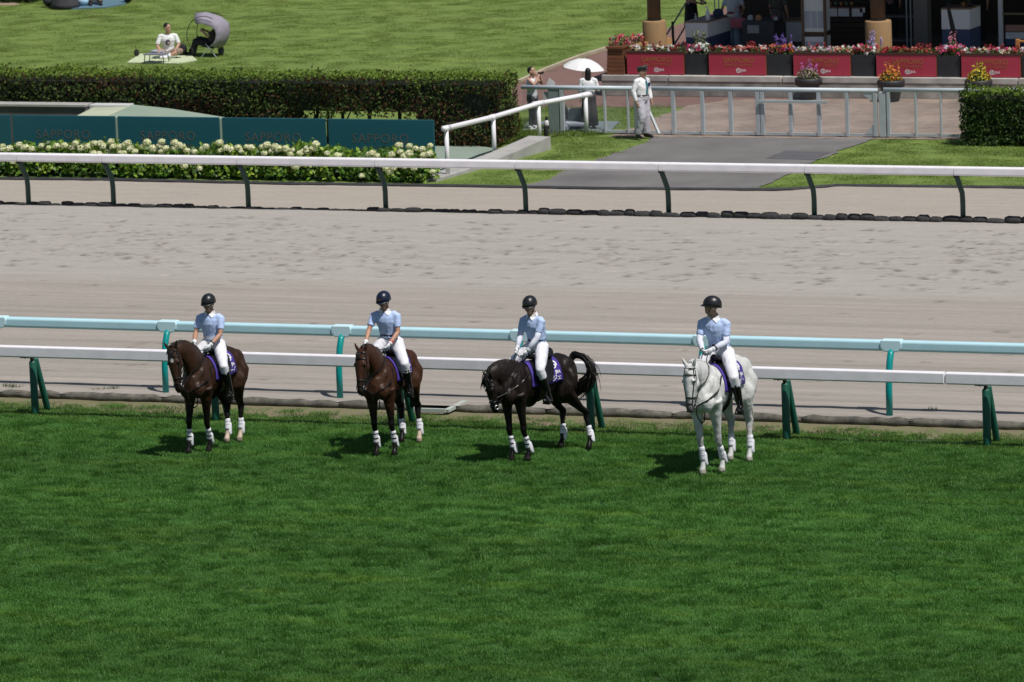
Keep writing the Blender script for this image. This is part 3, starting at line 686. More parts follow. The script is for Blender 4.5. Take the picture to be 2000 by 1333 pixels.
        for i in range(4):
            for j in range(14):
                a0 = i*15+j; b0 = ((i+1) % 4)*15+j; fs.append((a0, a0+1, b0+1, b0))
        mb.add(vs, fs); obj('peak', mb, C.get('peak', m_), h, True)
        mb = MB()
        for y in (-1, 1): mb.tube([P(.0, y*.094, .01), P(.03, y*.075, -.07), P(.045, y*.02, -.118), P(.045, 0, -.122)], .0065, 6)
        obj('chin_strap', mb, leather, h)
        if 'badge' in C:
            mb = MB(); mb.box(P(.119, .0, .055), (.006, .034, .016), rot=q); obj('badge', mb, C['badge'], h)
    if 'sunglasses' in C:
        mb = MB()
        for y in (-1, 1): mb.ell(P(.088, y*.034, .012), (.012, .030, .020), 8, 6, q); mb.tube([P(.085, y*.062, .016), P(0, y*.082, .016)], .004, 5)
        mb.tube([P(.098, -.02, .016), P(.098, .02, .016)], .005, 5); obj('sunglasses', mb, rubber_black, t)
    if 'cap' in C:
        m_ = C['cap']; mb = MB()
        mb.loft([[P(x0+rx*math.cos(a), ry*math.sin(a), z+tl*math.cos(a)) for a in [2*math.pi*k/20 for k in range(20)]] for z, x0, rx, ry, tl in ((.045, 0, .105, .088, 0), (.085, .0, .108, .092, .005), (.118, .0, .140, .122, .022), (.132, 0, .137, .120, .026), (.138, 0, .07, .06, .015))]); h = obj('cap', mb, m_, t, True)
        mb = MB(); mb.loft([[P(.085, -.075, .048), P(.115, -.045, .046), P(.125, 0, .046), P(.115, .045, .046), P(.085, .075, .048)], [P(.10, -.07, .032), P(.15, -.04, .018), P(.165, 0, .015), P(.15, .04, .018), P(.10, .07, .032)]], cap=False); obj('visor', mb, rubber_black, h)
        mb = MB(); mb.ell(P(.118, 0, .095), (.008, .018, .018), 8, 6, q); obj('cap_badge', mb, steel, h)
    t['_P'] = 0; del t['_P']
    return t, J, P, q
pose_palm = {}

# ================================================================== HORSES
coat_m = bpy.data.materials.new('horse_coat'); coat_m.use_nodes = True
n = coat_m.node_tree; b = n.nodes['Principled BSDF']; a = n.nodes.new('ShaderNodeAttribute'); a.attribute_name = 'tint'
tn = n.nodes.new('ShaderNodeTexNoise'); tn.inputs['Scale'].default_value = 9; tn.inputs['Detail'].default_value = 8; tc = n.nodes.new('ShaderNodeTexCoord')
mr = n.nodes.new('ShaderNodeMapRange'); mr.inputs[1].default_value = .3; mr.inputs[2].default_value = .7; mr.inputs[3].default_value = .88; mr.inputs[4].default_value = 1.12
vm = n.nodes.new('ShaderNodeVectorMath'); vm.operation = 'SCALE'
n.links.new(tc.outputs['Object'], tn.inputs[0]); n.links.new(tn.outputs[0], mr.inputs[0]); n.links.new(a.outputs['Color'], vm.inputs[0]); n.links.new(mr.outputs[0], vm.inputs['Scale']); n.links.new(vm.outputs[0], b.inputs['Base Color'])
b.inputs['Roughness'].default_value = .45; b.inputs['Specular IOR Level'].default_value = .2
tn2 = n.nodes.new('ShaderNodeTexNoise'); tn2.inputs['Scale'].default_value = 5.5; tn2.inputs['Detail'].default_value = 3; bu = n.nodes.new('ShaderNodeBump'); bu.inputs['Strength'].default_value = .55; bu.inputs['Distance'].default_value = .05; n.links.new(tc.outputs['Object'], tn2.inputs[0]); n.links.new(tn2.outputs[0], bu.inputs['Height']); n.links.new(bu.outputs[0], b.inputs['Normal'])
hair_dark = mat('dark_horse_hair', (.013, .010, .008), .5)
hair_pale = mat('pale_horse_hair', (.55, .54, .52), .6)
cloth_m = mat('purple_saddle_cloth', (.055, .028, .26), .75, .05, 20)
bootw = mat('white_leg_boot', (.74, .74, .78), .6, .05, 20)
hoofm = None

def bez(p0, p1, p2, t): return p0*(1-t)**2+p1*(2*t*(1-t))+p2*t*t
def eye_ring(c, a, b, ra, rb, n=14): return [c+a*(ra*math.cos(2*math.pi*k/n))+b*(rb*math.sin(2*math.pi*k/n)) for k in range(n)]

def horse(label, px_hoof, yaw, k, off, poll, muz, ctrl, coat, tail_px=None, tail_pts=None, facing=(1, 0, 0), socks=(), letters='', bell=True):
    hv = [G(*p) for p in px_hoof]; o0 = (hv[0]+hv[1]+hv[2]+hv[3])/4; a = R(yaw)
    fw = V(math.cos(a), math.sin(a), 0); lf = V(-fw.y, fw.x, 0)
    org = o0+fw*off[0]*k+lf*off[1]*k
    t = thing('horse', label, 'horse', org, a, 'mounted horses standing in a row on the turf'); t.scale = (k,)*3
    loc = lambda p: V((p-org).dot(fw)/k, (p-org).dot(lf)/k, p.z/k)
    hf = [loc(p) for p in hv]      # FR, FL, HR, HL
    poll = V(*poll); muz = V(*muz)
    mb = MB(); n_ = 22
    # trunk
    rings = []
    for x, zc, wd, ht, hb in ((-.98, 1.24, .07, .10, .12), (-.93, 1.25, .16, .20, .20), (-.82, 1.27, .235, .275, .27), (-.66, 1.28, .275, .315, .31), (-.48, 1.26, .285, .315, .33), (-.28, 1.23, .285, .315, .33), (-.05, 1.21, .295, .325, .345), (.18, 1.21, .285, .345, .345), (.36, 1.22, .262, .375, .335), (.50, 1.22, .245, .360, .315), (.62, 1.21, .230, .32, .28), (.74, 1.17, .20, .27, .22), (.82, 1.13, .145, .20, .15), (.86, 1.11, .07, .10, .08)):
        rr = []; wd *= .85; x = x if x > 0 else x*.94
        for q in range(n_):
            an = 2*math.pi*q/n_; c, s = math.cos(an), math.sin(an)
            zz = (ht*s if s > 0 else hb*s); yy = wd*c*(1-.16*max(0, s)**2*(1 if -.4 < x < .55 else .0))
            rr.append((x, yy, zc+zz))
        rings.append(rr)
    mb.loft(rings)
    # muscle masses
    for s in (-1, 1):
        mb.ell((-.66, s*.135, 1.24), (.23, .15, .30), 14, 10); mb.ell((-.58, s*.15, 1.02), (.19, .12, .26), 12, 8)
        mb.ell((.52, s*.15, 1.18), (.17, .10, .30), 12, 8, Matrix.Rotation(.35, 3, 'Y')); mb.ell((.72, s*.115, 1.10), (.14, .11, .16), 12, 8)
        mb.ell((-.68, s*.18, 1.44), (.10, .06, .06), 10, 8)
    # neck
    p0 = V(.44, 0, 1.27); pc = V(*ctrl); p2 = poll+(poll-muz).normalized()*.02+V(-.03, 0, -.035)
    rings = []; crest = []
    for i in range(9):
        tt = i/8; c = bez(p0, pc, p2, tt); tg = (bez(p0, pc, p2, min(1, tt+.04))-bez(p0, pc, p2, max(0, tt-.04))).normalized()
        sd = V(0, 1, 0); sd = (sd-tg*sd.dot(tg)).normalized(); up = tg.cross(sd); up = up if up.z > 0 or up.x < 0 else -up
        ds = np.interp(tt, [0, .3, .6, .85, 1], [.34, .255, .185, .145, .12]); ws = np.interp(tt, [0, .3, .6, .85, 1], [.175, .128, .102, .090, .083])
        rr = []
        for q in range(18):
            an = 2*math.pi*q/18; s = math.sin(an)
            rr.append(c+sd*(ws*math.cos(an)*(1-.38*max(0, s)**2))+up*(ds*s))
        rings.append(rr); crest.append((c+up*ds, up, tg, sd))
    mb.loft(rings)
    # head
    ax = (muz-poll); HL = ax.length; ax.normalize(); fn_ = Vector(facing); fn_ = (fn_-ax*fn_.dot(ax)).normalized(); sd = fn_.cross(ax).normalized()
    if sd.y < 0: sd = -sd
    sec = [(-.10, .050, .03, .06), (-.03, .078, .065, .090), (.10, .098, .085, .130), (.24, .104, .092, .150), (.36, .098, .090, .148), (.48, .082, .084, .120), (.62, .064, .074, .086), (.76, .058, .066, .068), (.88, .064, .062, .066), (.96, .058, .050, .062), (1.02, .036, .028, .038)]
    def hring(u, ex=0.):
        ws, fs, bs = [np.interp(u, [s[0] for s in sec], [s[j] for s in sec]) for j in (1, 2, 3)]
        c = poll+ax*(u*HL); return [c+sd*((ws+ex)*math.cos(2*math.pi*q/16)*(1 if True else 0))+fn_*(((fs if math.sin(2*math.pi*q/16) > 0 else bs)+ex)*math.sin(2*math.pi*q/16)) for q in range(16)]
    mb.loft([hring(s[0]) for s in sec])
    for s in (-1, 1):
        mb.ell(poll+ax*(.27*HL)+sd*s*.094+fn_*.047, (.03, .03, .035), 8, 6)      # brow
        mb.ell(poll+ax*(.33*HL)+sd*s*.055-fn_*.065, (.075, .05, .085), 10, 8)     # jowl
        mb.ell(poll+ax*(.92*HL)+sd*s*.040+fn_*.030, (.022, .022, .026), 8, 6)     # nostril rim
        e0 = poll+sd*s*.052-ax*.02; ed = (-ax*.82+sd*s*.42+fn_*.20).normalized()
        mb.tube([e0-ed*.03, e0+ed*.04, e0+ed*.10, e0+ed*.155, e0+ed*.185], [(.026, .026), (.034, .024), (.034, .020), (.020, .014), (.008, .008)], 10, up=fn_)
    # legs
    sdv = {0: -1, 1: 1, 2: -1, 3: 1}; fet = []
    for i in (0, 1):
        h = hf[i]; s = sdv[i]; top = V(.56, s*.15, 1.12); dx = h.x-.60
        el = V(.54+dx*.12, lerp(s*.145, h.y, .15), .92); kn = V(.585+dx*.55, lerp(s*.135, h.y, .62), .50); ft = V(.575+dx*.97, lerp(s*.13, h.y, .95), .185)
        h = V(.575+dx, h.y, 0)
        mb.tube([top, el+V(.0, 0, .05), el+V(0, 0, -.03), lerp(el, kn, .45), lerp(el, kn, .82), kn+V(.008, 0, .02), kn+V(0, 0, -.05), lerp(kn, ft, .40), lerp(kn, ft, .72), ft+V(-.008, 0, .01), ft+V(.02, 0, -.045), h+V(.045, 0, .062), h+V(.06, 0, .055)],
                [(.115, .14), (.088, .115), (.078, .10), (.060, .072), (.050, .054), (.055, .056), (.046, .048), (.034, .039), (.033, .040), (.043, .047), (.035, .037), (.046, .046), (.03, .03)], 12, up=(0, 1, 0))
        mb.lathe([(.060, 0), (.052, .05), (.044, .075)], (h.x+.06, h.y, 0), 12); fet.append((kn, ft, V(h.x+.06, h.y, 0)))
    for i in (2, 3):
        h = hf[i]; s = sdv[i]; dx = h.x+.72
        hip = V(-.66, s*.16, 1.20); st = V(-.50+dx*.1, s*.165+(h.y-s*.15)*.1, .96); gk = V(-.66+dx*.45, lerp(s*.15, h.y, .4), .74); hk = V(-.80+dx*.78, lerp(s*.14, h.y, .65), .565); ft = V(-.755+dx*.98, lerp(s*.14, h.y, .95), .185); h = V(-.745+dx, h.y, 0)
        mb.tube([hip+V(.03, -s*.05, .20), hip+V(.02, -s*.02, .12), hip, lerp(hip, st, .6)+V(-.03, 0, 0), st+V(-.06, 0, -.02), lerp(st, hk, .42)+V(-.015, 0, 0), lerp(st, hk, .74), hk+V(-.005, 0, .02), hk+V(.012, 0, -.06), lerp(hk, ft, .38)+V(.012, 0, 0), lerp(hk, ft, .72)+V(.004, 0, 0), ft+V(-.008, 0, .01), ft+V(.02, 0, -.045), h+V(.045, 0, .062), h+V(.06, 0, .055)],
                [(.05, .06), (.12, .15), (.155, .21), (.145, .20), (.115, .165), (.078, .112), (.052, .072), (.050, .068), (.044, .055), (.036, .043), (.035, .043), (.044, .048), (.036, .038), (.046, .046), (.03, .03)], 12, up=(0, 1, 0))
        mb.tube([hk+V(-.045, 0, .06), hk+V(-.04, 0, .0)], [.022, .028], 8)
        mb.lathe([(.058, 0), (.051, .05), (.044, .075)], (h.x+.06, h.y, 0), 12); fet.append((hk, ft, V(h.x+.06, h.y, 0)))
    body = remesh('body', mb, coat_m, t, .0155, 5, .5)
    grooves = [((.33, 1.50), (.39, .98), .020, .04), ((.60, 1.42), (.76, 1.16), .014, .035), ((-.40, 1.34), (-.36, 1.02), .022, .065), ((-.78, 1.36), (-.70, .95), .014, .035), ((-.52, 1.30), (-.58, 1.02), .010, .04), ((.70, 1.02), (.62, .86), .012, .03)]+[((.26-.075*i, 1.34), (.20-.085*i, 1.0), .0045, .018) for i in range(7)]
    nvx = len(body.data.vertices); cv = np.empty(nvx*3); body.data.vertices.foreach_get('co', cv); cv = cv.reshape(-1, 3); nv3 = np.array([tuple(v.normal) for v in body.data.vertices]); dsp = np.zeros(nvx)
    for (x0, z0), (x1, z1), dep, sg in grooves:
        ex, ez = x1-x0, z1-z0; tt = np.clip(((cv[:, 0]-x0)*ex+(cv[:, 2]-z0)*ez)/(ex*ex+ez*ez), 0, 1); dsp += dep*np.exp(-((cv[:, 0]-x0-ex*tt)**2+(cv[:, 2]-z0-ez*tt)**2)/(sg*sg))
    dsp *= (abs(cv[:, 1]) > .09)*(cv[:, 2] > .8)*(cv[:, 0] < .85)
    body.data.vertices.foreach_set('co', (cv-nv3*dsp[:, None]).ravel())
    body.data.update()
    bvh = BVHTree.FromPolygons([v.co.copy() for v in body.data.vertices], [tuple(p.vertices) for p in body.data.polygons])
    main, pts_, nose = [np.array(c) for c in coat]
    P0 = np.array(poll); A0 = np.array(ax); F0 = np.array(fn_); S0 = np.array(sd)
    def pf(co):
        c = np.tile(main, (len(co), 1)); z = co[:, 2]; 
        f = np.clip((.92-z)/.30, 0, 1)[:, None]*(1 if main[0] < .3 else (.25+.75*np.exp(-((z-.50)/.10)**2))[:, None])
        if main[0] > .3: c = c*(1-.10*np.clip(smooth_noise(60, 60, co[:, 0]+5, co[:, 2]+abs(co[:, 1])*.6, 11, 11), -.6, 1.2))[:, None]
        c = c*(1-f)+pts_*f
        bl = np.clip((z-1.0)/.5, 0, 1)[:, None]*np.clip(1-abs(co[:, 1])/.30, 0, 1)[:, None]*.45*(co[:, 0] < .7)[:, None]
        c = c*(1-bl)+lerp(main, pts_, .6)*bl
        d = co-P0; u = (d@A0)/HL; l = np.linalg.norm(d-np.outer(d@A0, A0), axis=1)
        hd = (l < .2) & (u > -.1) & (co[:, 0] > .75)
        g = (np.clip((u-.60)/.22, 0, 1)*hd)[:, None]; c = c*(1-g)+nose*g
        if 'star' in socks:
            st = hd & (abs(u-.20) < .06) & (abs(d@S0) < .030) & (d@F0 > .03); c[st] = (.5, .48, .45)
        for i in range(4):
            kn, ft, h = fet[i]; r = np.hypot(co[:, 0]-h.x, co[:, 1]-h.y); nearh = (r < .13) & (z < .26)
            if i in socks: c[nearh] = (.50, .40, .31); c[nearh & (z < .055)] = (.30, .24, .19)
            elif main[0] < .3: c[nearh & (z < .06)] = (.02, .016, .014)
            else: c[nearh & (z < .055)] = (.40, .36, .30)
        return c
    paint(body, pf)
    eyem = mat('horse_eye', (.006, .004, .003), .12)
    for s in (-1, 1):
        mb = MB(); mb.ell(poll+ax*(.285*HL)+sd*s*.104+fn_*.042, .021, 10, 8); obj('eye', mb, eyem, t, True)
    # mane and forelock
    hm = hair_pale if main[0] > .3 else hair_dark
    mb = MB()
    for j in range(150):
        tt = rng.uniform(.12, 1.0); f = tt*8; i = min(7, int(f)); c = lerp(crest[i][0], crest[i+1][0], f-i); up = lerp(crest[i][1], crest[i+1][1], f-i); s = -1
        L_ = rng.uniform(.09, .17); c = c-up*.012+V(0, rng.normal(0, .008), 0); d = V(rng.normal(0, .12), -.9+rng.normal(0, .2), -.25)
        if rng.random() < .25: d.y *= -.5
        mb.tube([c, c+up*.022+d*.02, c+up*.014+d*L_*.35, c+d*L_*.6+V(0, 0, -L_*.35), c+d*L_*.72+V(0, 0, -L_*.8)], [.008, .011, .010, .008, .003], 5)
    for j in range(14):
        c = poll+sd*rng.normal(0, .018)-ax*.02+fn_*.05; L_ = rng.uniform(.08, .17)
        mb.tube([c, c+fn_*.035+ax*.02, c+fn_*.035+ax*L_*.6+sd*rng.normal(0, .02), c+fn_*.03+ax*L_+sd*rng.normal(0, .03)], [.008, .009, .007, .003], 5)
    obj('mane', mb, hm, t, True)
    # tail
    if tail_px:
        tp = [loc(onfwd(px, py, org+fw*dxx*k, fw)) for px, py, dxx in tail_px]
    else: tp = [V(*p) for p in tail_pts]
    tp = [V(-.87, 0, 1.42), V(-.935, 0, 1.43)]+tp; mb = MB(); m_ = len(tp)
    for j in range(230):
        a0 = rng.uniform(0, 6.28); rr = rng.uniform(.2, 1)**.6; end = rng.uniform(.72, 1.0); pts2 = []; rs = []
        lag = rng.normal(0, .05)
        for q in range(12):
            f = q/11*end*(m_-1); i = min(m_-2, int(f)); c = lerp(tp[i], tp[i+1], f-i)
            g = q/11; spread = np.interp(g*end, [0, .15, .5, .85, 1], [.020, .026, .036, .036, .026])*(1.25 if tail_px else 1)*rng.uniform(.9, 1.1)*(1+(1.1*g if tail_px and j % 3 == 0 else 0))
            pts2.append(c+V(math.sin(q*1.3+j)*.008, math.sin(q*1.1+j*2)*.010, math.cos(q*.9+j)*.010)*(1 if q else 0)+V(math.cos(a0), math.sin(a0)*1.0, math.sin(a0+1.3)*.8)*spread*rr+V(0, 0, (-.16*g*g if j % 2 else .05*math.sin(math.pi*g))*((j*37 % 100)/100)*(1 if tail_px else 0))); rs.append(np.interp(g, [0, .2, .8, 1], [.008, .010, .008, .002]))
        mb.tube(pts2, rs, 5)
    if tail_px:
        for j in range(110):
            f = rng.uniform(.30, .85)*(m_-1); i = min(m_-2, int(f)); c = lerp(tp[i], tp[i+1], f-i); tg = (tp[i+1]-tp[i]).normalized(); L_ = rng.uniform(.10, .26); w_ = V(rng.normal(0, .05), rng.normal(0, .05), rng.normal(0, .03))
            mb.tube([c+w_*.5, c+w_*.8+tg*L_*.35, c+w_*.9+tg*L_*.6+V(0, 0, -.07*L_/.2), c+w_+tg*L_*.7+V(0, 0, -.20*L_/.2)], [.006, .006, .005, .0015], 4)
    obj('tail', mb, hm, t, True)
    # leg boots
    for i in range(4):
        kn, ft, h = fet[i]; up = (kn-ft).normalized(); mb = MB()
        s_ = .022 if i < 2 else .0
        mb.tube([ft+up*.005, ft+up*.03, ft+up*.07, ft+up*.12, ft+up*(.175+s_), ft+up*(.190+s_)], [(.047, .050), (.050, .053), (.046, .050), (.0425, .047), (.0435, .049), (.040, .044)], 14, up=(0, 1, 0))
        bt = obj('leg_boot', mb, bootw, t, True)
        outy = V(0, 1, 0)
        mb = MB(); mb.loft([[ft+outy*(.041+dz_)+V(-.014+rr_*math.cos(q_)*.046, 0, 0)+up*(.020+rr_*math.sin(q_)*.105)-outy*(.014*math.cos(q_)**2) for q_ in [2*math.pi*k_/14 for k_ in range(14)]] for dz_, rr_ in ((-.012, 1.), (.012, 1.), (.020, .8))]); obj('shell', mb, bootw, bt, True)
        for z0_, z1_, ra_, rb_ in ((.075, .098, .0475, .0525), (.135+s_, .152+s_, .0455, .051)):
            mb = MB(); mb.tube([ft+up*z0_, ft+up*z1_], [(ra_, rb_)]*2, 12, up=(0, 1, 0)); obj('strap', mb, leather if main[0] < .3 and i < 2 else mat('pale_strap', (.55, .55, .6), .6), bt)
        if main[0] < .3 and i not in socks:
            mb = MB(); mb.tube([ft+up*(-.045), ft+up*(-.02), ft+up*.028], [(.040, .042), (.047, .050), (.0515, .0545)], 12, up=(0, 1, 0)); obj('fetlock_guard', mb, rubber_black, bt, True)
    # saddle cloth wrapped over the back
    def wrap(x, ang, offd):
        zc = 1.22; d = V(0, math.sin(ang), math.cos(ang)); o = V(x, 0, zc)+d*1.0; hit = bvh.ray_cast(o, -d)
        if hit[0] is None: return V(x, 0, zc)+d*.32
        return hit[0]+d*offd
    def wgrid(x0f, x1f, amax, nu, nv2, offd):
        vs = []; nn = 2*nv2+1
        for iu in range(nu+1):
            for iv in range(nn):
                f = (iv-nv2)/nv2; ang = amax*f; x = lerp(x0f(abs(f)), x1f(abs(f)), iu/nu); vs.append(wrap(x, ang, offd))
        fs = [(iu*nn+iv, iu*nn+iv+1, (iu+1)*nn+iv+1, (iu+1)*nn+iv) for iu in range(nu) for iv in range(nn-1)]
        return vs, fs
    AM = 1.74; cx0 = lambda f: -.40-.05*f; cx1 = lambda f: .26+.05*f
    vs, fs = wgrid(cx0, cx1, AM, 14, 14, .016); mb = MB(); mb.add(vs, fs)
    sc_ = obj('saddle_cloth', mb, cloth_m, t, True); md = sc_.modifiers.new('thick', 'SOLIDIFY'); md.thickness = .014; md.offset = 0
    # cloth prints on the left flank: emblem, JRA, name
    def onflank(mtx_pts):
        return [wrap(lerp(.0, -.58, 0)+x, ang, .028) for x, ang in mtx_pts]
    def flank_text(s, size, x0, a0):
        c = bpy.data.curves.new('t', 'FONT'); c.body = s; c.size = size; c.align_x = 'RIGHT'; c.align_y = 'CENTER'; c.resolution_u = 3; c.offset = .003
        oo = bpy.data.objects.new('t', c); COL.objects.link(oo); dg = bpy.context.evaluated_depsgraph_get(); me = bpy.data.meshes.new_from_object(oo.evaluated_get(dg)); bpy.data.objects.remove(oo)
        for v in me.vertices: v.co = wrap(x0-v.co.x, a0-v.co.y/.34, .030)
        me.materials.clear(); return link('lettering', me, whitem, sc_)
    mb = MB(); cxe, cae = -.26, .64
    def ring_on(r0, r1, a0, a1, n2, ex=0, ey=0):
        pts2 = []
        for i in range(n2+1):
            q = lerp(a0, a1, i/n2)
            for r_ in (r0, r1): pts2.append(wrap(cxe+ex+r_*math.cos(q), cae+ey-r_*math.sin(q)/.36, .030))
        mb.add(pts2, [(2*i, 2*i+1, 2*i+3, 2*i+2) for i in range(n2)])
    ring_on(.070, .098, -.9, 3.6, 22); ring_on(.026, .05, 1.2, 6.8, 16, -.015, .10)
    obj('emblem', mb, whitem, sc_)
    flank_text('JRA', .09, -.40, 1.10)
    if letters: flank_text(letters, .13, -.42, 1.46)
    # saddle
    vs, fs = wgrid(lambda f: -.38+.22*f, lambda f: .12+.13*math.sin(f*2.2), 1.55, 10, 10, .038); mb = MB(); mb.add(vs, fs); sa = obj('saddle', mb, leather, t, True)
    mb = MB(); top = lambda x: wrap(x, 0, 0).z
    mb.loft([[(x, wd*math.cos(q), top(x)+zo+.05*max(0, math.sin(q))+.02*math.sin(q)) for q in [2*math.pi*k_/14 for k_ in range(14)]] for x, wd, zo in ((-.40, .10, .085), (-.34, .15, .075), (-.22, .15, .050), (-.08, .12, .045), (.06, .10, .065), (.13, .07, .095), (.16, .04, .10))]); obj('seat', mb, leather, sa, True)
    girth = [wrap(.17, ang, .012) for ang in np.linspace(1.5, 2*math.pi-1.5, 20)]
    mb = MB(); mb.tube(girth, [(.045, .006)]*20, 8, up=(1, 0, 0)); obj('girth', mb, leather, sa)
    # bridle
    mb = MB()
    def band(u, r=.008, ex=.006): mb.tube(hring(u, ex)+[hring(u, ex)[0]], r, 6)
    band(.66, .011); band(.80, .006)
    for s in (0, 8):
        mb.tube([hring(u, .006)[(s+(1 if s == 0 else -1)) % 16] for u in (.0, .15, .35, .5, .66, .84)], .008, 6)
        mb.tube([hring(u, .006)[(s+(0 if s == 0 else 0)) % 16] for u in (.02, .2, .35)]+[hring(.30, .008)[12]], .006, 6)
    mb.tube([hring(.13, .006)[q] for q in range(0, 9)], .009, 6)
    mb.tube([hring(-.02, .012)[q] for q in range(0, 9)], .009, 6)
    bl_ = obj('bridle', mb, leather, t)
    mb = MB(); bits = []
    for s in (0, 8):
        c = hring(.84, .012)[s]; bits.append(c); mb.tube([c+ax*(.032*math.cos(q))+fn_*(.032*math.sin(q)) for q in [2*math.pi*k_/10 for k_ in range(11)]], .006, 6)
    obj('bit_ring', mb, steel, bl_)
    # breastplate
    mb = MB(); 
    ch = bvh.ray_cast(V(1.6, 0, 1.06), V(-1, 0, 0))[0]; ch = (ch or V(.86, 0, 1.06))+V(.012, 0, 0)
    for s in (-1, 1):
        pts2 = [ch]
        for tt in (.25, .5, .75, 1):
            tgt = lerp(ch, wrap(.30, s*.75, .02), tt)+V(.0, s*.12*math.sin(math.pi*tt), 0); ctr = V(.35, 0, tgt.z); d = (tgt-ctr); d.normalize(); hit = bvh.ray_cast(ctr+d*1.2, -d)
            pts2.append(hit[0]+d*.014 if hit[0] else tgt)
        mb.tube(pts2, .012, 6)
    lo_ = bvh.ray_cast(V(.55, 0, .3), V(0, 0, 1))[0] or V(.55, 0, .9)
    mb.tube([ch, ch+V(.0, 0, -.10), V(.80, .0, .86), V(.72, .02, .78), V(.62, .02, .80), lo_+V(0, 0, -.01)], .010, 6)
    obj('breastplate', mb, leather, t)
    t['_x'] = 0; del t['_x']
    return t, dict(org=org, fw=fw, lf=lf, k=k, a=a, bits=bits, bvh=bvh, wrap=wrap, crest=crest, saddle=sa, loc=loc)

def rider(label, H, hands, head_face, lean=(0, 0), C=None, scale=1., knee=None, foot=None, dz=0.):
    lx, ly = lean
    sz = H['wrap'](-.14, 0, 0).z+.075+dz
    pose = dict(pelvis=(-.13, 0, sz+.10), waist=(-.13+lx*.3, ly*.3, sz+.25), chest=(-.11+lx*.65, ly*.65, sz+.43), neck=(-.09+lx, ly, sz+.615), head=(-.055+lx*1.15, ly*1.15, sz+.770),
                shL=(-.10+lx*.95, .198+ly, sz+.530), shR=(-.10+lx*.95, -.198+ly, sz+.530))
    for S, s in (('L', 1), ('R', -1)):
        hp_ = V(-.12, s*.10, sz+.075)
        kn = V(.22, s*.345, sz-.235); an = V(.03, s*.365, sz-.745); to = V(.21, s*.40, sz-.745)
        pose['hip'+S] = hp_; pose['kn'+S] = kn; pose['an'+S] = an; pose['toe'+S] = to
        w_ = V(*hands[S]); pose['wr'+S] = w_; sh = V(*pose['sh'+S]); d = w_-sh; L1, L2 = .295, .265; dd = min(d.length, .55)
        a_ = math.acos(max(-1, min(1, (L1*L1+dd*dd-L2*L2)/(2*L1*dd)))); u = d.normalized(); pol = V(-.55, s*.55, -.6); pol = (pol-u*pol.dot(u)).normalized()
        pose['el'+S] = sh+u*(L1*math.cos(a_))+pol*(L1*math.sin(a_)); pose['wr'+S] = sh+u*dd
    cl = dict(shirt=shirt_blue, sleeve=.72, collar=whitem, trousers=breech, breeches=True, thick=.003, trouser_end=.26, boots=boot_m, boot_top=.17, gloves=glove_m, curl=1.15, belt=mat('dark_belt', (.02, .025, .06), .5), hair=0., helmet=mat('black_helmet', (.014, .014, .016), .36, coat=.1), tucked=True)
    cl.update(C or {})
    t, J, P, q = person(label, H['org'], H['a'], pose, cl, 'riders in light blue shirts on the horses', H['k']*scale, head_face)
    # stirrups hang from the saddle, reins run from bit to hand (parts of the horse)
    root = H['saddle']
    for S, s in (('L', 1), ('R', -1)):
        f = lerp(J['anL'] if s > 0 else J['anR'], J['toeL'] if s > 0 else J['toeR'], .62)+V(0, 0, -.052)
        mb = MB(); mb.tube([f+V(0, -.065, 0), f+V(0, -.06, .05), f+V(0, -.03, .11), f+V(0, 0, .125), f+V(0, .03, .11), f+V(0, .06, .05), f+V(0, .065, 0)], .010, 6); mb.box(f+V(0, 0, -.004), (.05, .14, .016))
        mb.tube([f+V(0, 0, .125), lerp(f, V(.05, s*.33, sz-.1), .6)+V(0, s*.02, 0), V(.05, s*.31, sz-.12)], [(.004, .014)]*3, 6); obj('stirrup', mb, black_metal, root)
    mb = MB(); L_ = (J['wrL']+(J['wrL']-J['elL']).normalized()*.09, J['wrR']+(J['wrR']-J['elR']).normalized()*.09)
    for c, h in ((H['bits'][0], L_[0]), (H['bits'][1], L_[1])):
        mid = lerp(c, h, .5)+V(0, 0, -.05); ps = [bez(c, mid, h, q_/10) for q_ in range(11)]; out = []
        for p in ps:
            hit = H['bvh'].find_nearest(p); inside = (p-hit[0]).dot(hit[1]) < .012
            out.append(hit[0]+hit[1]*.014 if inside else p)
        mb.tube(out, .0075, 6)
    mb.tube([L_[0], lerp(L_[0], L_[1], .5)+V(.05, .02, -.05), L_[1]], .0075, 6)
    hb = [o for o in root.parent.children if o.name.startswith('bridle')][0]; obj('reins', mb, leather, hb)
    return t, J

bay = ((.035, .0165, .0085), (.006, .0045, .004), (.012, .008, .006)); bay2 = ((.049, .0195, .0095), (.006, .0045, .004), (.014, .009, .007))
dark = ((.013, .0085, .0065), (.005, .004, .004), (.007, .005, .005)); grey = ((.61, .61, .59), (.40, .395, .385), (.12, .115, .115))
h1, H1 = horse('bay horse with white star and arched neck, leftmost of the four', [(370, 884), (410, 880), (445, 862), (470, 860)], -93, .98, (0.02, -.03), (1.10, -.13, 1.79), (1.19, .0, 1.13), (.80, .0, 1.88), bay, tail_pts=[(-1.06, -.05, 1.30), (-1.03, -.12, 1.0), (-.95, -.18, .7), (-.92, -.18, .42)], facing=(1, -.15, .2), socks=(2, 3, 'star'), letters='トーイ')
h2, H2 = horse('reddish bay horse with upright head, second from the left', [(736, 888), (772, 887), (786, 862), (820, 862)], -87, .98, (.05, -.09), (1.08, -.09, 1.78), (1.24, -.08, 1.13), (.78, 0, 1.80), bay2, tail_pts=[(-1.08, .02, 1.28), (-1.08, .02, 1.0), (-1.04, .02, .7), (-1.02, .02, .45)], facing=(1, -.35, .2), socks=(3,), letters='ジェ')
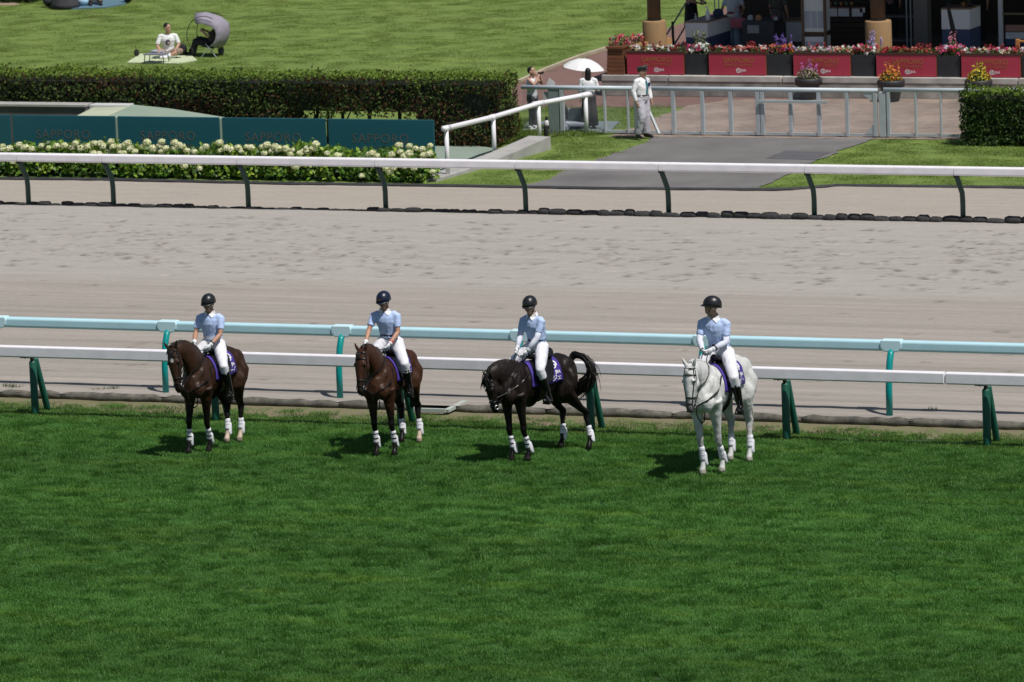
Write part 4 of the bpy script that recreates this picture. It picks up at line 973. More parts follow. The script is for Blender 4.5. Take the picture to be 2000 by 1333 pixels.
h3, H3 = horse('near black horse with lowered neck and raised swishing tail', [(1002, 898), (1033, 898), (1098, 872), (1153, 876)], -111, .98, (.16, -.13), (1.0, -.06, 1.37), (.99, .03, .86), (.92, -.02, 1.62), dark, tail_px=[(1122, 692, -.95), (1141, 699, -.97), (1153, 711, -.98), (1157, 727, -.98), (1149, 742, -.97), (1132, 754, -.96), (1110, 767, -.96), (1090, 786, -.98)], facing=(1, -.35, -.1), letters='クージェ')
h4, H4 = horse('white grey horse with dark muzzle, rightmost of the four', [(1374, 924), (1412, 920), (1428, 897), (1465, 899)], -94, 1.06, (.05, -.08), (1.12, .03, 1.66), (1.23, .06, 1.04), (.80, 0, 1.62), grey, tail_pts=[(-1.07, .02, 1.28), (-1.08, .05, 1.0), (-1.04, .08, .7), (-1.0, .08, .4)], facing=(1, -.30, .2), letters='ンプ゚ナイト'.replace('゚', ''))
ad = V
r1, J1 = rider('rider in light blue shirt on the leftmost bay, both hands in white gloves low', H1, dict(L=(.22, .12, 1.755), R=(.24, -.17, 1.79)), (1, -.02, -.22), (.0, -.02), dz=.03, C=dict(belt=breech, watch=('L', rubber_black), skin=np.array([.44, .24, .16])))
r2, J2 = rider('rider with navy helmet and orange badge patting the reddish bay', H2, dict(L=(.21, .10, 1.79), R=(.30, -.30, 1.79)), (1, -.18, -.30), (.03, -.05), dz=.09, C=dict(watch=('L', mat('red_band', (.5, .03, .03), .5)), helmet=mat('navy_helmet', (.009, .014, .034), .34, coat=.1), badge=mat('orange_badge', (.7, .25, .12), .5), sunglasses=1, skin=np.array([.44, .24, .16])))
r3, J3 = rider('rider in dark sunglasses with white arm sleeves leaning on the near black horse', H3, dict(L=(.34, .07, 1.60), R=(.24, -.12, 1.79)), (1, .25, -.26), (.05, -.02), dz=.09, C=dict(undersleeve=mat('pale_sleeve', (.66, .68, .78), .8), sunglasses=1, badge=steel))
r4, J4 = rider('rider looking to the side with black peaked helmet on the white horse', H4, dict(L=(.22, .02, 1.80), R=(.24, -.14, 1.80)), (.33, -.94, .06), (.02, -.07), dz=.02, C=dict(undersleeve=MATS['pale_sleeve'], watch=('L', rubber_black)))
# ================================================================== HEDGES
def box_surface_points(n, x0, x1, y0, y1, z0, z1, faces='ftlr', depth=.12, fz=None):
    areas = dict(f=(x1-x0)*(z1-z0), t=(x1-x0)*(y1-y0), l=(y1-y0)*(z1-z0), r=(y1-y0)*(z1-z0), b=(x1-x0)*(z1-z0))
    tot = sum(areas[c] for c in faces); C_ = []; N_ = []
    for c in faces:
        m = int(n*areas[c]/tot); u = rng.uniform(0, 1, m); v_ = rng.uniform(0, 1, m); d = rng.exponential(depth*.35, m)
        X = x0+(x1-x0)*u; Y = y0+(y1-y0)*v_; Z = z0+(z1-z0)*v_
        if c == 'f': p = np.stack([X, y0+d, Z], 1); nn = (0, -1, .15)
        if c == 'b': p = np.stack([X, y1-d, Z], 1); nn = (0, 1, .15)
        if c == 't': p = np.stack([X, Y, z1-d], 1); nn = (0, -.1, 1)
        if c == 'l': p = np.stack([x0+d, y0+(y1-y0)*u, Z], 1); nn = (-1, 0, .2)
        if c == 'r': p = np.stack([x1-d, y0+(y1-y0)*u, Z], 1); nn = (1, 0, .2)
        C_.append(p); N_.append(np.tile(nn, (m, 1)))
    return np.concatenate(C_), np.concatenate(N_)
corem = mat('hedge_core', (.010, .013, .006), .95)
def hedge(label, x0, x1, y0, y1, h, n, pal, gaps=(), size=.045, browns=0., warp=.06, sprig=.05):
    t = thing('hedge', label, 'hedge', ((x0+x1)/2, (y0+y1)/2, 0)); ox, oy = (x0+x1)/2, (y0+y1)/2
    p, nn = box_surface_points(n, x0, x1, y0, y1, 0, h, 'ftlrb')
    wv = smooth_noise(90, 40, p[:, 0]+200, p[:, 2]+p[:, 1], 1.6, 2.0)
    p += nn*(wv*warp)[:, None]
    top = p[:, 2] > h-.12; p[top, 2] += np.abs(rng.normal(0, sprig, top.sum()))
    keep = np.ones(len(p), bool)
    for g0, g1, zlo in gaps:
        ed = .12*smooth_noise(200, 4, p[:, 0]+200, p[:, 0]*0, 6, 1)
        keep &= ~((p[:, 0] > g0) & (p[:, 0] < g1) & (p[:, 2] < zlo+ed))
    p, nn = p[keep], nn[keep]; n = len(p)
    pal = np.array(pal); tint = pal[rng.integers(0, len(pal), n)]*rng.uniform(.6, 1.35, n)[:, None]
    if browns:
        bw = smooth_noise(60, 30, p[:, 0]+200, p[:, 2], .55, 1.3); sel = (bw+rng.normal(0, .6, n) > 1.0-browns) & (nn[:, 2] < .5); tint[sel] = np.array([.075, .032, .014])*rng.uniform(.5, 1.5, sel.sum())[:, None]
        bw2 = (p[:, 0] > x0+(x1-x0)*.62) & (nn[:, 2] < .5) & (rng.random(n) < .45*browns); tint[bw2] = np.array([.10, .042, .018])*rng.uniform(.5, 1.4, bw2.sum())[:, None]
    lit_shoots = (nn[:, 2] > .5) & (rng.random(n) < .92); tint[lit_shoots] = np.array([.135, .205, .026])*rng.uniform(.6, 1.3, lit_shoots.sum())[:, None]  # top leaves tinted brighter: sunlight put into the colour, with fresh shoots
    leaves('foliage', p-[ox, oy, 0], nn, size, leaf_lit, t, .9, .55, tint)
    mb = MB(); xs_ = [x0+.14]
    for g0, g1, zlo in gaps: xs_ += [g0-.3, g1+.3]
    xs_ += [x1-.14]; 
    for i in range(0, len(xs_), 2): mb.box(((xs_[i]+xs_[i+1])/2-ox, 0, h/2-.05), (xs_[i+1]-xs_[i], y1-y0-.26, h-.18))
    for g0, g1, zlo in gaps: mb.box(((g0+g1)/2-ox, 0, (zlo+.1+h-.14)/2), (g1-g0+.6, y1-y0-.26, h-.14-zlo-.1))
    obj('inner_blocker', mb, corem, t)  # dark box added inside to block light behind the leaves
    tk = mat('hedge_trunk', (.035, .025, .018), .9, .2, 8)
    for g0, g1, zlo in gaps:
        x = g0+.1
        while x < g1:
            mb = MB(); y_ = rng.uniform(-.2, .2); dx = rng.normal(0, .10)
            mb.tube([(x-ox, y_, 0), (x-ox+dx*.4, y_, zlo*.5), (x-ox+dx, y_+.05, zlo+.25)], [.05, .042, .035], 7); mb.tube([(x-ox+dx*.4, y_, zlo*.5), (x-ox-dx*1.5+.15, y_, zlo+.2)], [.022, .016], 6)
            obj('trunk', mb, tk, t, True); x += rng.uniform(.3, .75)
    return t
dkg = [(.042, .072, .017), (.058, .096, .019), (.074, .118, .023), (.036, .056, .015), (.10, .145, .027)]
g0 = atY(588, 220, 114.2).x; g1 = atY(795, 220, 114.2).x
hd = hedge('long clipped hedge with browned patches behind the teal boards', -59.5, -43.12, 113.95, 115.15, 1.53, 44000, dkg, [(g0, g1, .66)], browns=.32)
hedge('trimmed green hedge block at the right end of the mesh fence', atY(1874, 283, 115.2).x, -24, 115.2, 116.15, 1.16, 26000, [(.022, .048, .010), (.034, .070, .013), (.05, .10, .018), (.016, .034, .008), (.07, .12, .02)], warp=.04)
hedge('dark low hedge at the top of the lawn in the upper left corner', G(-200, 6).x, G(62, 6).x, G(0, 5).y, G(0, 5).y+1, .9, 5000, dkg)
sheet('bare_soil_strip', gpoly([(-200, 9), (40, 9), (30, 4), (-200, 4)]), -.022, mat('bare_soil', (.32, .24, .17), .95))

# ------------------------------------------------------------------ hydrangeas
fl = [(19, 291), (38, 284), (45, 290), (62, 292), (81, 286), (95, 290), (110, 286), (126, 285), (147, 281), (141, 289), (172, 287), (184, 281), (196, 281), (202, 287), (217, 277), (220, 287), (211, 297), (234, 287), (244, 284), (255, 291), (264, 297), (236, 297), (279, 287), (287, 279), (316, 277), (312, 285), (324, 290), (341, 279), (341, 290), (356, 287), (365, 295), (379, 297), (395, 291), (402, 287), (428, 279), (431, 295), (442, 290), (450, 292), (465, 289), (491, 289), (25, 317), (360, 325), (390, 330), (512, 287), (522, 284), (537, 287), (516, 300), (530, 296), (560, 294), (572, 294), (567, 302), (599, 290), (590, 295), (601, 297), (617, 282), (612, 291), (639, 300), (659, 305), (720, 302), (736, 305), (727, 300), (765, 302), (781, 297), (799, 300), (790, 306), (812, 291), (825, 292), (839, 301), (827, 304), (577, 326), (707, 344), (755, 330), (762, 337), (769, 329), (791, 327), (809, 329), (845, 336), (5, 292), (-15, 286), (-40, 290), (300, 292), (350, 283), (250, 280), (473, 296), (545, 291), (158, 290)]
bxs = np.linspace(-60, 822, 17); petm = flowerm
shr = ['hydrangea bush with cream heads, {}'.format(s) for s in ('cut off at the left edge of the frame', 'just inside the left frame edge', 'left of the bent rail post nearest the left edge', 'under the left half of the first lettered board', 'under the word on the first lettered board', 'left of the first clear board gap', 'topped by the single highest bloom at the board gap', 'under the left half of the second lettered board', 'under the second board', 'right of a small bare gap under the second board', 'in front of the third board gap', 'under the left half of the third lettered board', 'with the densest cluster under the third board', 'below the last board gap', 'sparse, left of the end board word', 'under the word on the end board', 'tallest heads at the right end of the row')]
H_ = []; hyd_leaf = mat('hydrangea_leaf', attr='tint', rough=.5, trans=.42)
for i, bx_ in enumerate(bxs):
    g = G(bx_, 0+np.interp(bx_, [0, 850], [342, 354])); g.y = 108.75 if bx_ > 100 else 108.7
    g.x = atY(bx_, 340, g.y).x
    t = thing('hydrangea_shrub', shr[i], 'shrub', tuple(g), 0, 'hydrangea bushes in front of the teal boards'); H_.append((t, bx_))
    m_ = 900; th = rng.uniform(0, 2*math.pi, m_); rr = np.sqrt(rng.random(m_)); u = rng.random(m_)
    hgt = .61+.05*rng.normal()-(.14 if i == 14 else 0)
    z = .04+hgt*u**.8; wd_ = .42*np.sqrt(np.clip(1.12-(z/hgt)**3*.7, .1, 1))
    ph = rr**.35
    p = np.stack([wd_*ph*np.cos(th)*1.05, .62*wd_*ph*np.sin(th)*1.5-.05, z+.05*rng.normal(0, 1, m_)], 1)
    nn = np.stack([np.cos(th), np.sin(th)-.2, np.full(m_, .7)], 1)
    pal = np.array([(.10, .20, .022), (.16, .27, .026), (.06, .13, .018), (.24, .33, .035), (.045, .095, .014)])
    leaves('foliage', p, nn, .062, hyd_leaf, t, 1.1, .5, 1.5*pal[rng.integers(0, 5, m_)]*rng.uniform(.7, 1.3, m_)[:, None])
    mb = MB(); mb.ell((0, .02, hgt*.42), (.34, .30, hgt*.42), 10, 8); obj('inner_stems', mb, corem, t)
fmesh = []
for q in range(4):
    m_ = 150; d = rng.normal(0, 1, (m_, 3)); d /= np.linalg.norm(d, axis=1)[:, None]; d = d[d[:, 2] > -.6]
    p = d*np.array([.080, .080, .066])*rng.uniform(.85, 1.08, len(d))[:, None]
    tint = np.array([.86, .85, .58])*rng.uniform(.8, 1.1, len(d))[:, None]; tint[rng.random(len(d)) < .25] = (.66, .72, .36)
    o = leaves('flower_head', p, d, .028, petm, None, 1.2, .25, tint, kind=None); fmesh.append(o.data); bpy.data.objects.remove(o)
for px in np.arange(-40, 850, 24):
    if not 640 < px < 715 and rng.random() < .4: fl.append((px+rng.uniform(-9, 9), rng.uniform(284, 304)))
for px, py in fl:
    t, bx_ = min(H_, key=lambda e: abs(e[1]-px)); yf = 108.45 if py < 299 else 108.15
    w_ = atY(px, py, yf); o = link('flower_head', fmesh[rng.integers(0, 4)], None, t); o.location = w_-t.location; s = rng.uniform(.78, 1.12); o.scale = (s, s, s); o.rotation_euler = (0, 0, rng.uniform(0, 6))

# ================================================================== TERRACE PLANTERS
YPL = YW+.32; zt = .495
def flowers(t, x0, x1, y0, y1, z, pal, n, spread=.12, size=.032, gl=True):
    k = int(n*.8); p = np.stack([rng.uniform(x0, x1, k), rng.uniform(y0, y1, k), z+rng.uniform(-.02, spread, k)], 1)
    leaves('leaves', p, np.tile((0, -.4, .8), (k, 1)), .038, leaf_lit, t, .8, .6, np.array([.06, .105, .025])*rng.uniform(.6, 1.6, k)[:, None])
    c = []; tn_ = []; 
    m_ = n//7
    for i in range(m_):
        b0 = np.array([rng.uniform(x0, x1), rng.uniform(y0, y1), z+spread*rng.uniform(.25, 1.05)]); tc_ = np.array(pal[rng.integers(0, len(pal))])
        q = b0+rng.normal(0, 1, (9, 3))*np.array([.022, .018, .018]); c.append(q); tn_.append(np.tile(tc_, (9, 1))*rng.uniform(.75, 1.2, 9)[:, None])
    c = np.concatenate(c); leaves('blossoms', c, np.tile((0, -.6, .6), (len(c), 1)), size, flowerm, t, 1.2, .6, np.concatenate(tn_))
def spikes(t, x, y, z, col, n, h0, h1, name='flower_spikes'):
    C_ = []; T_ = []; mb = MB()
    for i in range(n):
        bx_ = x+rng.normal(0, .09); by = y+rng.normal(0, .04); hh = rng.uniform(h0, h1); dx = rng.normal(0, .05)
        mb.tube([(bx_, by, z), (bx_+dx, by, z+hh)], .006, 4)
        m_ = 16; f = rng.uniform(.5, 1.05, m_); C_.append(np.stack([bx_+dx*f+rng.normal(0, .014, m_), by+rng.normal(0, .014, m_), z+hh*f], 1)); T_.append(np.tile(col, (m_, 1))*rng.uniform(.7, 1.3, m_)[:, None])
    leaves(name, np.concatenate(C_), np.tile((0, -1, .3), (len(C_)*16, 1)), .026, flowerm, t, 1.2, .6, np.concatenate(T_)); o = obj('flower_stems', mb, mat('green_stem', (.05, .09, .03), .7), t); o['kind'] = 'stuff'
red = (.50, .03, .035); cor = (.62, .14, .12); pink = (.65, .07, .20); white = (.78, .78, .74); pale = (.66, .48, .60); cream = (.62, .52, .32); darkred = (.22, .01, .015); orange = (.75, .22, .03); purple = (.14, .08, .35); lilac = (.42, .34, .62); yellow = (.75, .55, .03)
pans = [(1225, 1335), (1385, 1495), (1550, 1660), (1712, 1828), (1878, 1992), (2046, 2160)]
pn = ['leftmost, behind the guard in uniform', 'second from the left, with coral flowers', 'with white flowers, above the pot of pale pink flowers', 'with dense red flowers, above the pot of orange flowers', 'above the pot of yellow flowers by the trimmed hedge', 'cut off beyond the right frame edge']
pals = [[white, cream, darkred, pale, red, white], [cor, red, cor, white, darkred], [white, white, cor, cream, pale], [red, cor, red, darkred], [white, pale, red, pink, cream], [red, white]]
zpan = atY(1280, 103, YPL-.25).z
for i, (a, b) in enumerate(pans):
    x0, x1 = atY(a, 130, YPL-.25).x, atY(b, 130, YPL-.25).x; L_ = x1-x0; xc = (x0+x1)/2
    t = thing('flower_planter', 'crimson fronted planter of mixed flowers, '+pn[i], 'planter', (xc, YPL, zt), 0, 'crimson planters along the stone wall')
    hh = zpan-zt
    mb = MB(); mb.box((0, 0, hh/2-.02), (L_+.03, .46, hh-.04)); obj('planter_box', mb, wood_slat, t)
    mb = MB(); mb.box((0, -.245, hh/2), (L_, .02, hh-.03)); obj('front_panel', mb, redm, t)
    mb = MB(); mb.box((0, -.22, hh+.005), (L_+.06, .09, .045)); mb.box((0, .22, hh+.005), (L_+.06, .05, .045)); obj('top_trim', mb, mat('dark_trim', (.05, .022, .015), .6), t)
    fx = lambda x, z: Matrix.Translation((x, -.258, z)) @ Matrix.Rotation(R(90), 4, 'X')
    txt('lettering', 'SAPPORO', .175, goldm, t, fx(.04, hh*.67), .004, space=1.06); txt('lettering', 'RACECOURSE', .082, goldm, t, fx(.04, hh*.46), .004, space=1.5)
    mb = MB(); 
    for r0, r1 in ((.046, .060), (.014, .024)):
        q_ = [(.03+r_*math.cos(2*math.pi*j/16), -.259, hh*.23+r_*math.sin(2*math.pi*j/16)) for r_ in (r0, r1) for j in range(16)]; mb.add(q_, [(j, (j+1) % 16, 16+(j+1) % 16, 16+j) for j in range(16)])
    for j in range(3):
        an = .5+j*2.1; mb.bar((.03+.02*math.cos(an), -.259, hh*.23+.02*math.sin(an)), (.03+.05*math.cos(an+.5), -.259, hh*.23+.05*math.sin(an+.5)), .003, .012)
    obj('emblem', mb, whitem, t); txt('lettering', 'JRA', .085, whitem, t, fx(.165, hh*.225), .004)
    flowers(t, -L_/2+.04, L_/2-.04, -.20, .20, hh, pals[i], 520)
    for j in range(4): spikes(t, rng.uniform(-L_/2+.1, L_/2-.1), .0, hh, np.array(darkred)*1.2, 2, .14, .24, 'celosia_spikes')
dks = [(1338, 1383, [white, white, pink]), (1497, 1547, [pink, cor, lilac, orange]), (1663, 1709, [white, pink, red]), (1830, 1876, [red, pale, pink]), (1995, 2044, [pink, white])]
dn = ['with white and pink flowers and feathery grasses', 'with tall violet flower spikes', 'with tall mauve stocks beside the stone column base', 'with a mound of fine green leaves and pink stems', 'cut off at the right frame edge']
for i, (a, b, pl) in enumerate(dks):
    x0, x1 = atY(a, 130, YPL-.2).x, atY(b, 130, YPL-.2).x; L_ = x1-x0
    t = thing('dark_planter', 'square dark planter '+dn[i], 'planter', ((x0+x1)/2, YPL+.02, zt), 0, 'dark square planters between the crimson ones')
    mb = MB(); hh = zpan-zt-.03
    mb.loft([[(sx*L_/2*s, sy*.23*s, z) for sx, sy in ((-1, -1), (1, -1), (1, 1), (-1, 1))] for z, s in ((0, .94), (hh, 1.), (hh, .9), (hh-.06, .9))]); obj('pot', mb, planter_dark, t, bevel=.008)
    flowers(t, -L_/2+.03, L_/2-.03, -.22, .20, hh, pl, 330, spread=.20, size=.036)
    if i == 0: spikes(t, 0, .08, hh, (.20, .22, .12), 16, .25, .55, 'grass_plumes')
    if i == 1: spikes(t, .03, .08, hh, purple, 16, .28, .48)
    if i == 2: spikes(t, .08, .08, hh, lilac, 9, .30, .52)
    if i == 3:
        m_ = 400; d = rng.normal(0, 1, (m_, 3)); d /= np.linalg.norm(d, axis=1)[:, None]; d[:, 2] = abs(d[:, 2]); leaves('leafy_mound', d*[.2, .18, .26]+[0, .05, hh+.05], d, .03, leaf_lit, t, .6, .5, np.array([.08, .15, .03])*rng.uniform(.6, 1.3, m_)[:, None]); spikes(t, 0, .05, hh, (.55, .18, .28), 6, .40, .55)
# slatted wooden planter at the left end
x0, x1 = atY(1186, 147, YW+.1).x, atY(1222, 147, YW+.1).x
t = thing('slatted_planter', 'tall brown slatted wooden planter at the left end of the wall', 'planter', ((x0+x1)/2, YW+.5, 0))
hs_ = atY(1200, 92, YW+.1).z; L_ = x1-x0; ns = 9
for j in range(ns):
    z0_, z1_ = .30+(hs_-.30)*j/ns, .30+(hs_-.30)*(j+1)/ns-.012; tp = 1-.14*(j+.5)/ns
    mb = MB(); mb.box((0, 0, (z0_+z1_)/2), (L_*tp, 1.0*tp, z1_-z0_)); obj('slat', mb, wood_slat, t, bevel=.004)
mb = MB(); mb.box((0, 0, hs_-.01), (L_*.95, .98, .05)); obj('rim', mb, wood_slat, t)
mb = MB(); mb.box((0, 0, .62), (L_*.82, .86, 1.1)); obj('liner', mb, rubber_black, t)
flowers(t, -.22, .22, -.4, .4, hs_, [pink, cor, (.1, .2, .05)], 300, spread=.22)
# second planter row running back from the corner
t = thing('flower_planter', 'tan edged flower box running back from the slatted planter toward the column', 'planter', tuple(atY(1248, 88, 124.7)))
mb = MB(); mb.bar((-.5, -.4, -.12), (.45, .9, -.05), .36, .26); obj('planter_box', mb, mat('tan_wood', (.42, .24, .10), .7, .15, 6), t)
for k_ in range(5): flowers(t, -.5+.2*k_-.12, -.5+.2*k_+.12, -.4+.28*k_-.1, -.4+.28*k_+.1, .03, [pink, cor, red, white], 110, spread=.18)

# round pots on the paving
pots = [(1580, 193, [(.40, .26, .33), (.52, .42, .32), (.35, .30, .22)], 'with pale mauve flowers, leftmost of three', (.55, .15, .45)), (1741, 197, [orange, (.7, .35, .02), orange], 'with orange flowers, middle of three', (.75, .25, .05)), (1912, 197, [yellow, yellow, (.5, .5, .05)], 'with bright yellow flowers, half hidden by the trimmed hedge', (.6, .5, .05))]
for px, py, pl, lb, sc2 in pots:
    g = G(px, py); t = thing('flower_pot', 'charcoal round pot '+lb, 'flower pot', tuple(g), 0, 'round pots in front of the stone wall')
    hp_ = .50; mb = MB(); mb.lathe([(.185, 0), (.20, .02), (.255, .30), (.262, .32), (.32, .335), (.335, hp_-.03), (.32, hp_), (.27, hp_), (.26, hp_-.06)], n=24); obj('pot', mb, mat('charcoal_pot', (.030, .030, .034), .55), t, True)
    m_ = 420; d = rng.normal(0, 1, (m_, 3)); d /= np.linalg.norm(d, axis=1)[:, None]; d[:, 2] = abs(d[:, 2]); r_ = rng.uniform(.6, 1.05, m_)[:, None]
    leaves('leaves', d*r_*[.28, .28, .24]+[0, 0, hp_-.02], d, .035, leaf_lit, t, .8, .6, np.array([.06, .10, .02])*rng.uniform(.5, 1.6, m_)[:, None])
    m_ = 300; d = rng.normal(0, 1, (m_, 3)); d /= np.linalg.norm(d, axis=1)[:, None]; d[:, 2] = abs(d[:, 2]); pa = np.array(pl)
    leaves('blossoms', d*rng.uniform(.85, 1.1, m_)[:, None]*[.27, .27, .25]+[0, 0, hp_], d, .026, flowerm, t, 1.2, .5, pa[rng.integers(0, 3, m_)]*rng.uniform(.7, 1.2, m_)[:, None])
    spikes(t, 0, 0, hp_+.05, sc2, 6, .26, .40)

# ================================================================== PAVILION (open shop under a roof)
pv = thing('pavilion', 'open fronted shop pavilion with wooden columns and dark interior', 'pavilion', (-36, 127, .46))
YC = 125.2; ox, oy, oz = -36, 127, .46
colstone = mat('tan_pebble_stone', (.36, .235, .115), .9, .3, 9., bump=.5, bscale=30, col2=(.26, .15, .065))
for px, wcol, topy in ((1279, 42, 40), (1716, 46, 40)):
    a = atY(px, 80, YC); zb = atY(px, topy, YC).z-oz; rr = wcol/2/73.5*1.05/1.0
    mb = MB(); mb.lathe([(rr*.99, 0), (rr, .05), (rr*.98, zb-.03), (rr*.93, zb)], (a.x-ox, YC-oy, 0), 20); s_ = obj('column_base', mb, colstone, pv, True)
    mb = MB(); mb.lathe([(rr*.60, 0), (rr*.60, .05)], (a.x-ox, YC-oy, zb), 16); obj('base_plate', mb, black_metal, s_)
    mb = MB(); mb.lathe([(rr*.56, 0), (rr*.55, 4.2-zb)], (a.x-ox, YC-oy, zb+.05), 16); obj('column', mb, wood_post, pv, True)
roofm = mat('roof_boards', (.05, .038, .03), .8, .2, 2)
xr0 = atY(1292, 60, YC).x-ox; 
mb = MB(); mb.box(((xr0+14)/2, 6.2, 4.4), (14-xr0, 17.0, .25)); obj('roof', mb, roofm, pv)
dkw = mat('dark_shop_wall', (.05, .037, .03), .85, .25, 1.5)
xw0 = atY(1420, 10, 131.5).x-ox
mb = MB(); mb.box(((xw0+14)/2, 5.2, 2.1), (14-xw0, .2, 4.3)); obj('back_wall', mb, dkw, pv)
pm = mat('warm_grey_pillar', (.25, .23, .205), .7)
a = atY(1802, 60, 128.5); mb = MB(); mb.box((a.x-ox, 1.5, 1.6), (.36, .36, 3.3)); obj('pillar', mb, pm, pv, bevel=.01)
for px in (1771, 1779, 1397, 1405):
    a = atY(px, 50, 128.0); mb = MB(); mb.tube([(a.x-ox, 1.0, 0), (a.x-ox, 1.0, 3.2)], .016, 6); obj('steel_rod', mb, grey_metal, pv)
navy = mat('navy_counter_cloth', (.06, .085, .17), .8, .1, 3); cwhite = mat('white_counter_panel', (.80, .81, .84), .6); topw = mat('counter_top_wood', (.28, .19, .13), .6)
def counter(label, pxl, pxr, pyb, ytop, depth, Y, skew=.35):
    x0, x1 = atY(pxl, 60, Y).x, atY(pxr, 60, Y).x; zt_ = atY(pxl, ytop, Y).z-.46
    t = thing('counter', label, 'counter', ((x0+x1)/2, Y, .46)); L_ = x1-x0; zm = zt_*.60
    sh = [(-L_/2, 0), (L_/2, 0), (L_/2+skew, depth), (-L_/2+skew, depth)]
    mb = MB(); mb.prism(sh, 0, zm); obj('lower_panel', mb, navy, t); mb = MB(); mb.prism([(x*1.02, y-.01) for x, y in sh], zm, zt_-.04); obj('upper_panel', mb, cwhite, t); mb = MB(); mb.prism([(x*1.04, y-.02) for x, y in sh], zt_-.04, zt_); obj('counter_top', mb, topw, t, bevel=.006)
    return t, zt_
c1, z1_ = counter('white and navy serving counter with bottles at the left end of the shop', 1339, 1382, 92, 42, 1.5, 126.2, .1)
c2, z2_ = counter('white and navy counter with plants behind a folded parasol', 1840, 1894, 92, 16, .8, 126.6, .05)
def bottle(label, loc, m, s=1., group=None):
    t = thing('pump_bottle', label, 'bottle', loc, 0, group); mb = MB(); mb.lathe([(.045*s, 0), (.05*s, .02*s), (.05*s, .17*s), (.02*s, .22*s), (.018*s, .27*s)], n=10); obj('bottle_body', mb, m, t, True); mb = MB(); mb.box((-.02*s, 0, .285*s), (.07*s, .02*s, .02*s)); obj('pump', mb, m, t)
cl_ = c1.location
bottle('tall white pump bottle on the left serving counter', (cl_.x+.22, cl_.y+.25, .46+z1_), cwhite, 1.15)
bottle('small clear bottle on the front left of the serving counter', (cl_.x-.08, cl_.y+.2, .46+z1_), mat('clear_grey', (.45, .48, .5), .3), .6)
t = thing('blue_cap', 'navy blue cap lying on the serving counter beside the tall bottle', 'cap', (cl_.x+.33, cl_.y+.75, .46+z1_)); mb = MB(); mb.ell((0, 0, .12), (.14, .14, .12), 12, 8); obj('crown', mb, mat('navy_fabric', (.03, .05, .10), .8), t, True); mb = MB(); mb.lathe([(.02, .05), (.20, .04), (.2, .055), (.02, .07)], n=14); obj('brim', mb, MATS['navy_fabric'], t)
t = thing('small_dish', 'reddish dish of goods on the back of the serving counter', 'dish', (cl_.x+.52, cl_.y+1.15, .46+z1_)); mb = MB(); mb.lathe([(.08, 0), (.13, .06), (.12, .06), (.07, .02)], n=12); obj('bowl', mb, cwhite, t); mb = MB(); mb.ell((0, 0, .06), (.10, .10, .06), 10, 6); obj('contents', mb, mat('dull_red', (.25, .06, .06), .7), t)
# charcoal display counter and goods
Yd = 127.2; x0, x1 = atY(1449, 60, Yd).x, atY(1512, 60, Yd).x; zd = atY(1480, 42, Yd).z-.46
dc2 = thing('display_counter', 'charcoal display counter with a small grey notice on its front', 'counter', ((x0+x1)/2, Yd, .46)); L_ = x1-x0
mb = MB(); mb.box((0, .4, zd/2), (L_, .8, zd)); obj('cabinet', mb, mat('charcoal_panel', (.05, .053, .058), .7), dc2, bevel=.01)
mb = MB(); mb.box((-.12, -.012, zd-.20), (.30, .02, .2)); obj('notice', mb, mat('grey_paper', (.35, .35, .36), .8), dc2)
mb = MB(); mb.box((0, .7, zd+.25), (L_, .05, .03)); mb.box((0, .75, zd+.55), (L_, .2, .03)); mb.box((-L_/2+.02, .7, zd+.4), (.03, .03, .8)); mb.box((L_/2-.02, .7, zd+.4), (.03, .03, .8)); obj('rack', mb, black_metal, dc2)
gm = [mat('goods_cream', (.42, .36, .24), .7), mat('goods_orange', (.45, .24, .10), .7), mat('goods_white', (.5, .5, .5), .7), mat('goods_pink', (.40, .12, .14), .7)]
for i, (fx_, yy_, zz_, s_, k_, lb) in enumerate([(-.30, .7, .565, .17, 0, 'cream snack bags on the upper rack shelf, left end'), (-.08, .7, .565, .17, 0, 'cream snack bags on the upper rack shelf, middle'), (.16, .7, .565, .17, 0, 'cream snack bags on the upper rack shelf, right end'), (-.28, .3, 0, .14, 2, 'white boxes at the left of the charcoal counter top'), (-.05, .25, 0, .15, 1, 'orange box on the charcoal counter top'), (.30, .45, 0, .12, 3, 'pink goods on the charcoal counter top'), (.40, .25, 0, .10, 2, 'small white cup at the right end of the charcoal counter')]):
    t = thing('goods_box', lb, 'box', (dc2.location.x+fx_, Yd+yy_, .46+zd+zz_)); mb = MB(); mb.box((0, 0, s_*.4), (s_, s_*.8, s_*.8), taper=.85); mb.box((0, 0, s_*.84), (s_*.5, s_*.5, s_*.1)); obj('carton', mb, gm[k_], t, bevel=.008)
# white side table behind the dark clerk
a = atY(1552, 30, 128.2); t = thing('side_table', 'pale table standing behind the dark clothed clerk', 'table', (a.x, 128.2, .46)); mb = MB(); mb.box((0, .2, .52), (.42, .6, .5)); obj('cabinet', mb, mat('pale_cabinet', (.6, .6, .6), .7), t, bevel=.01); mb = MB(); mb.box((0, .2, .79), (.5, .68, .04)); obj('table_top', mb, topw, t)
for sx in (-1, 1):
    mb = MB(); mb.box((sx*.18, .2, .14), (.05, .5, .28)); obj('leg', mb, black_metal, t)
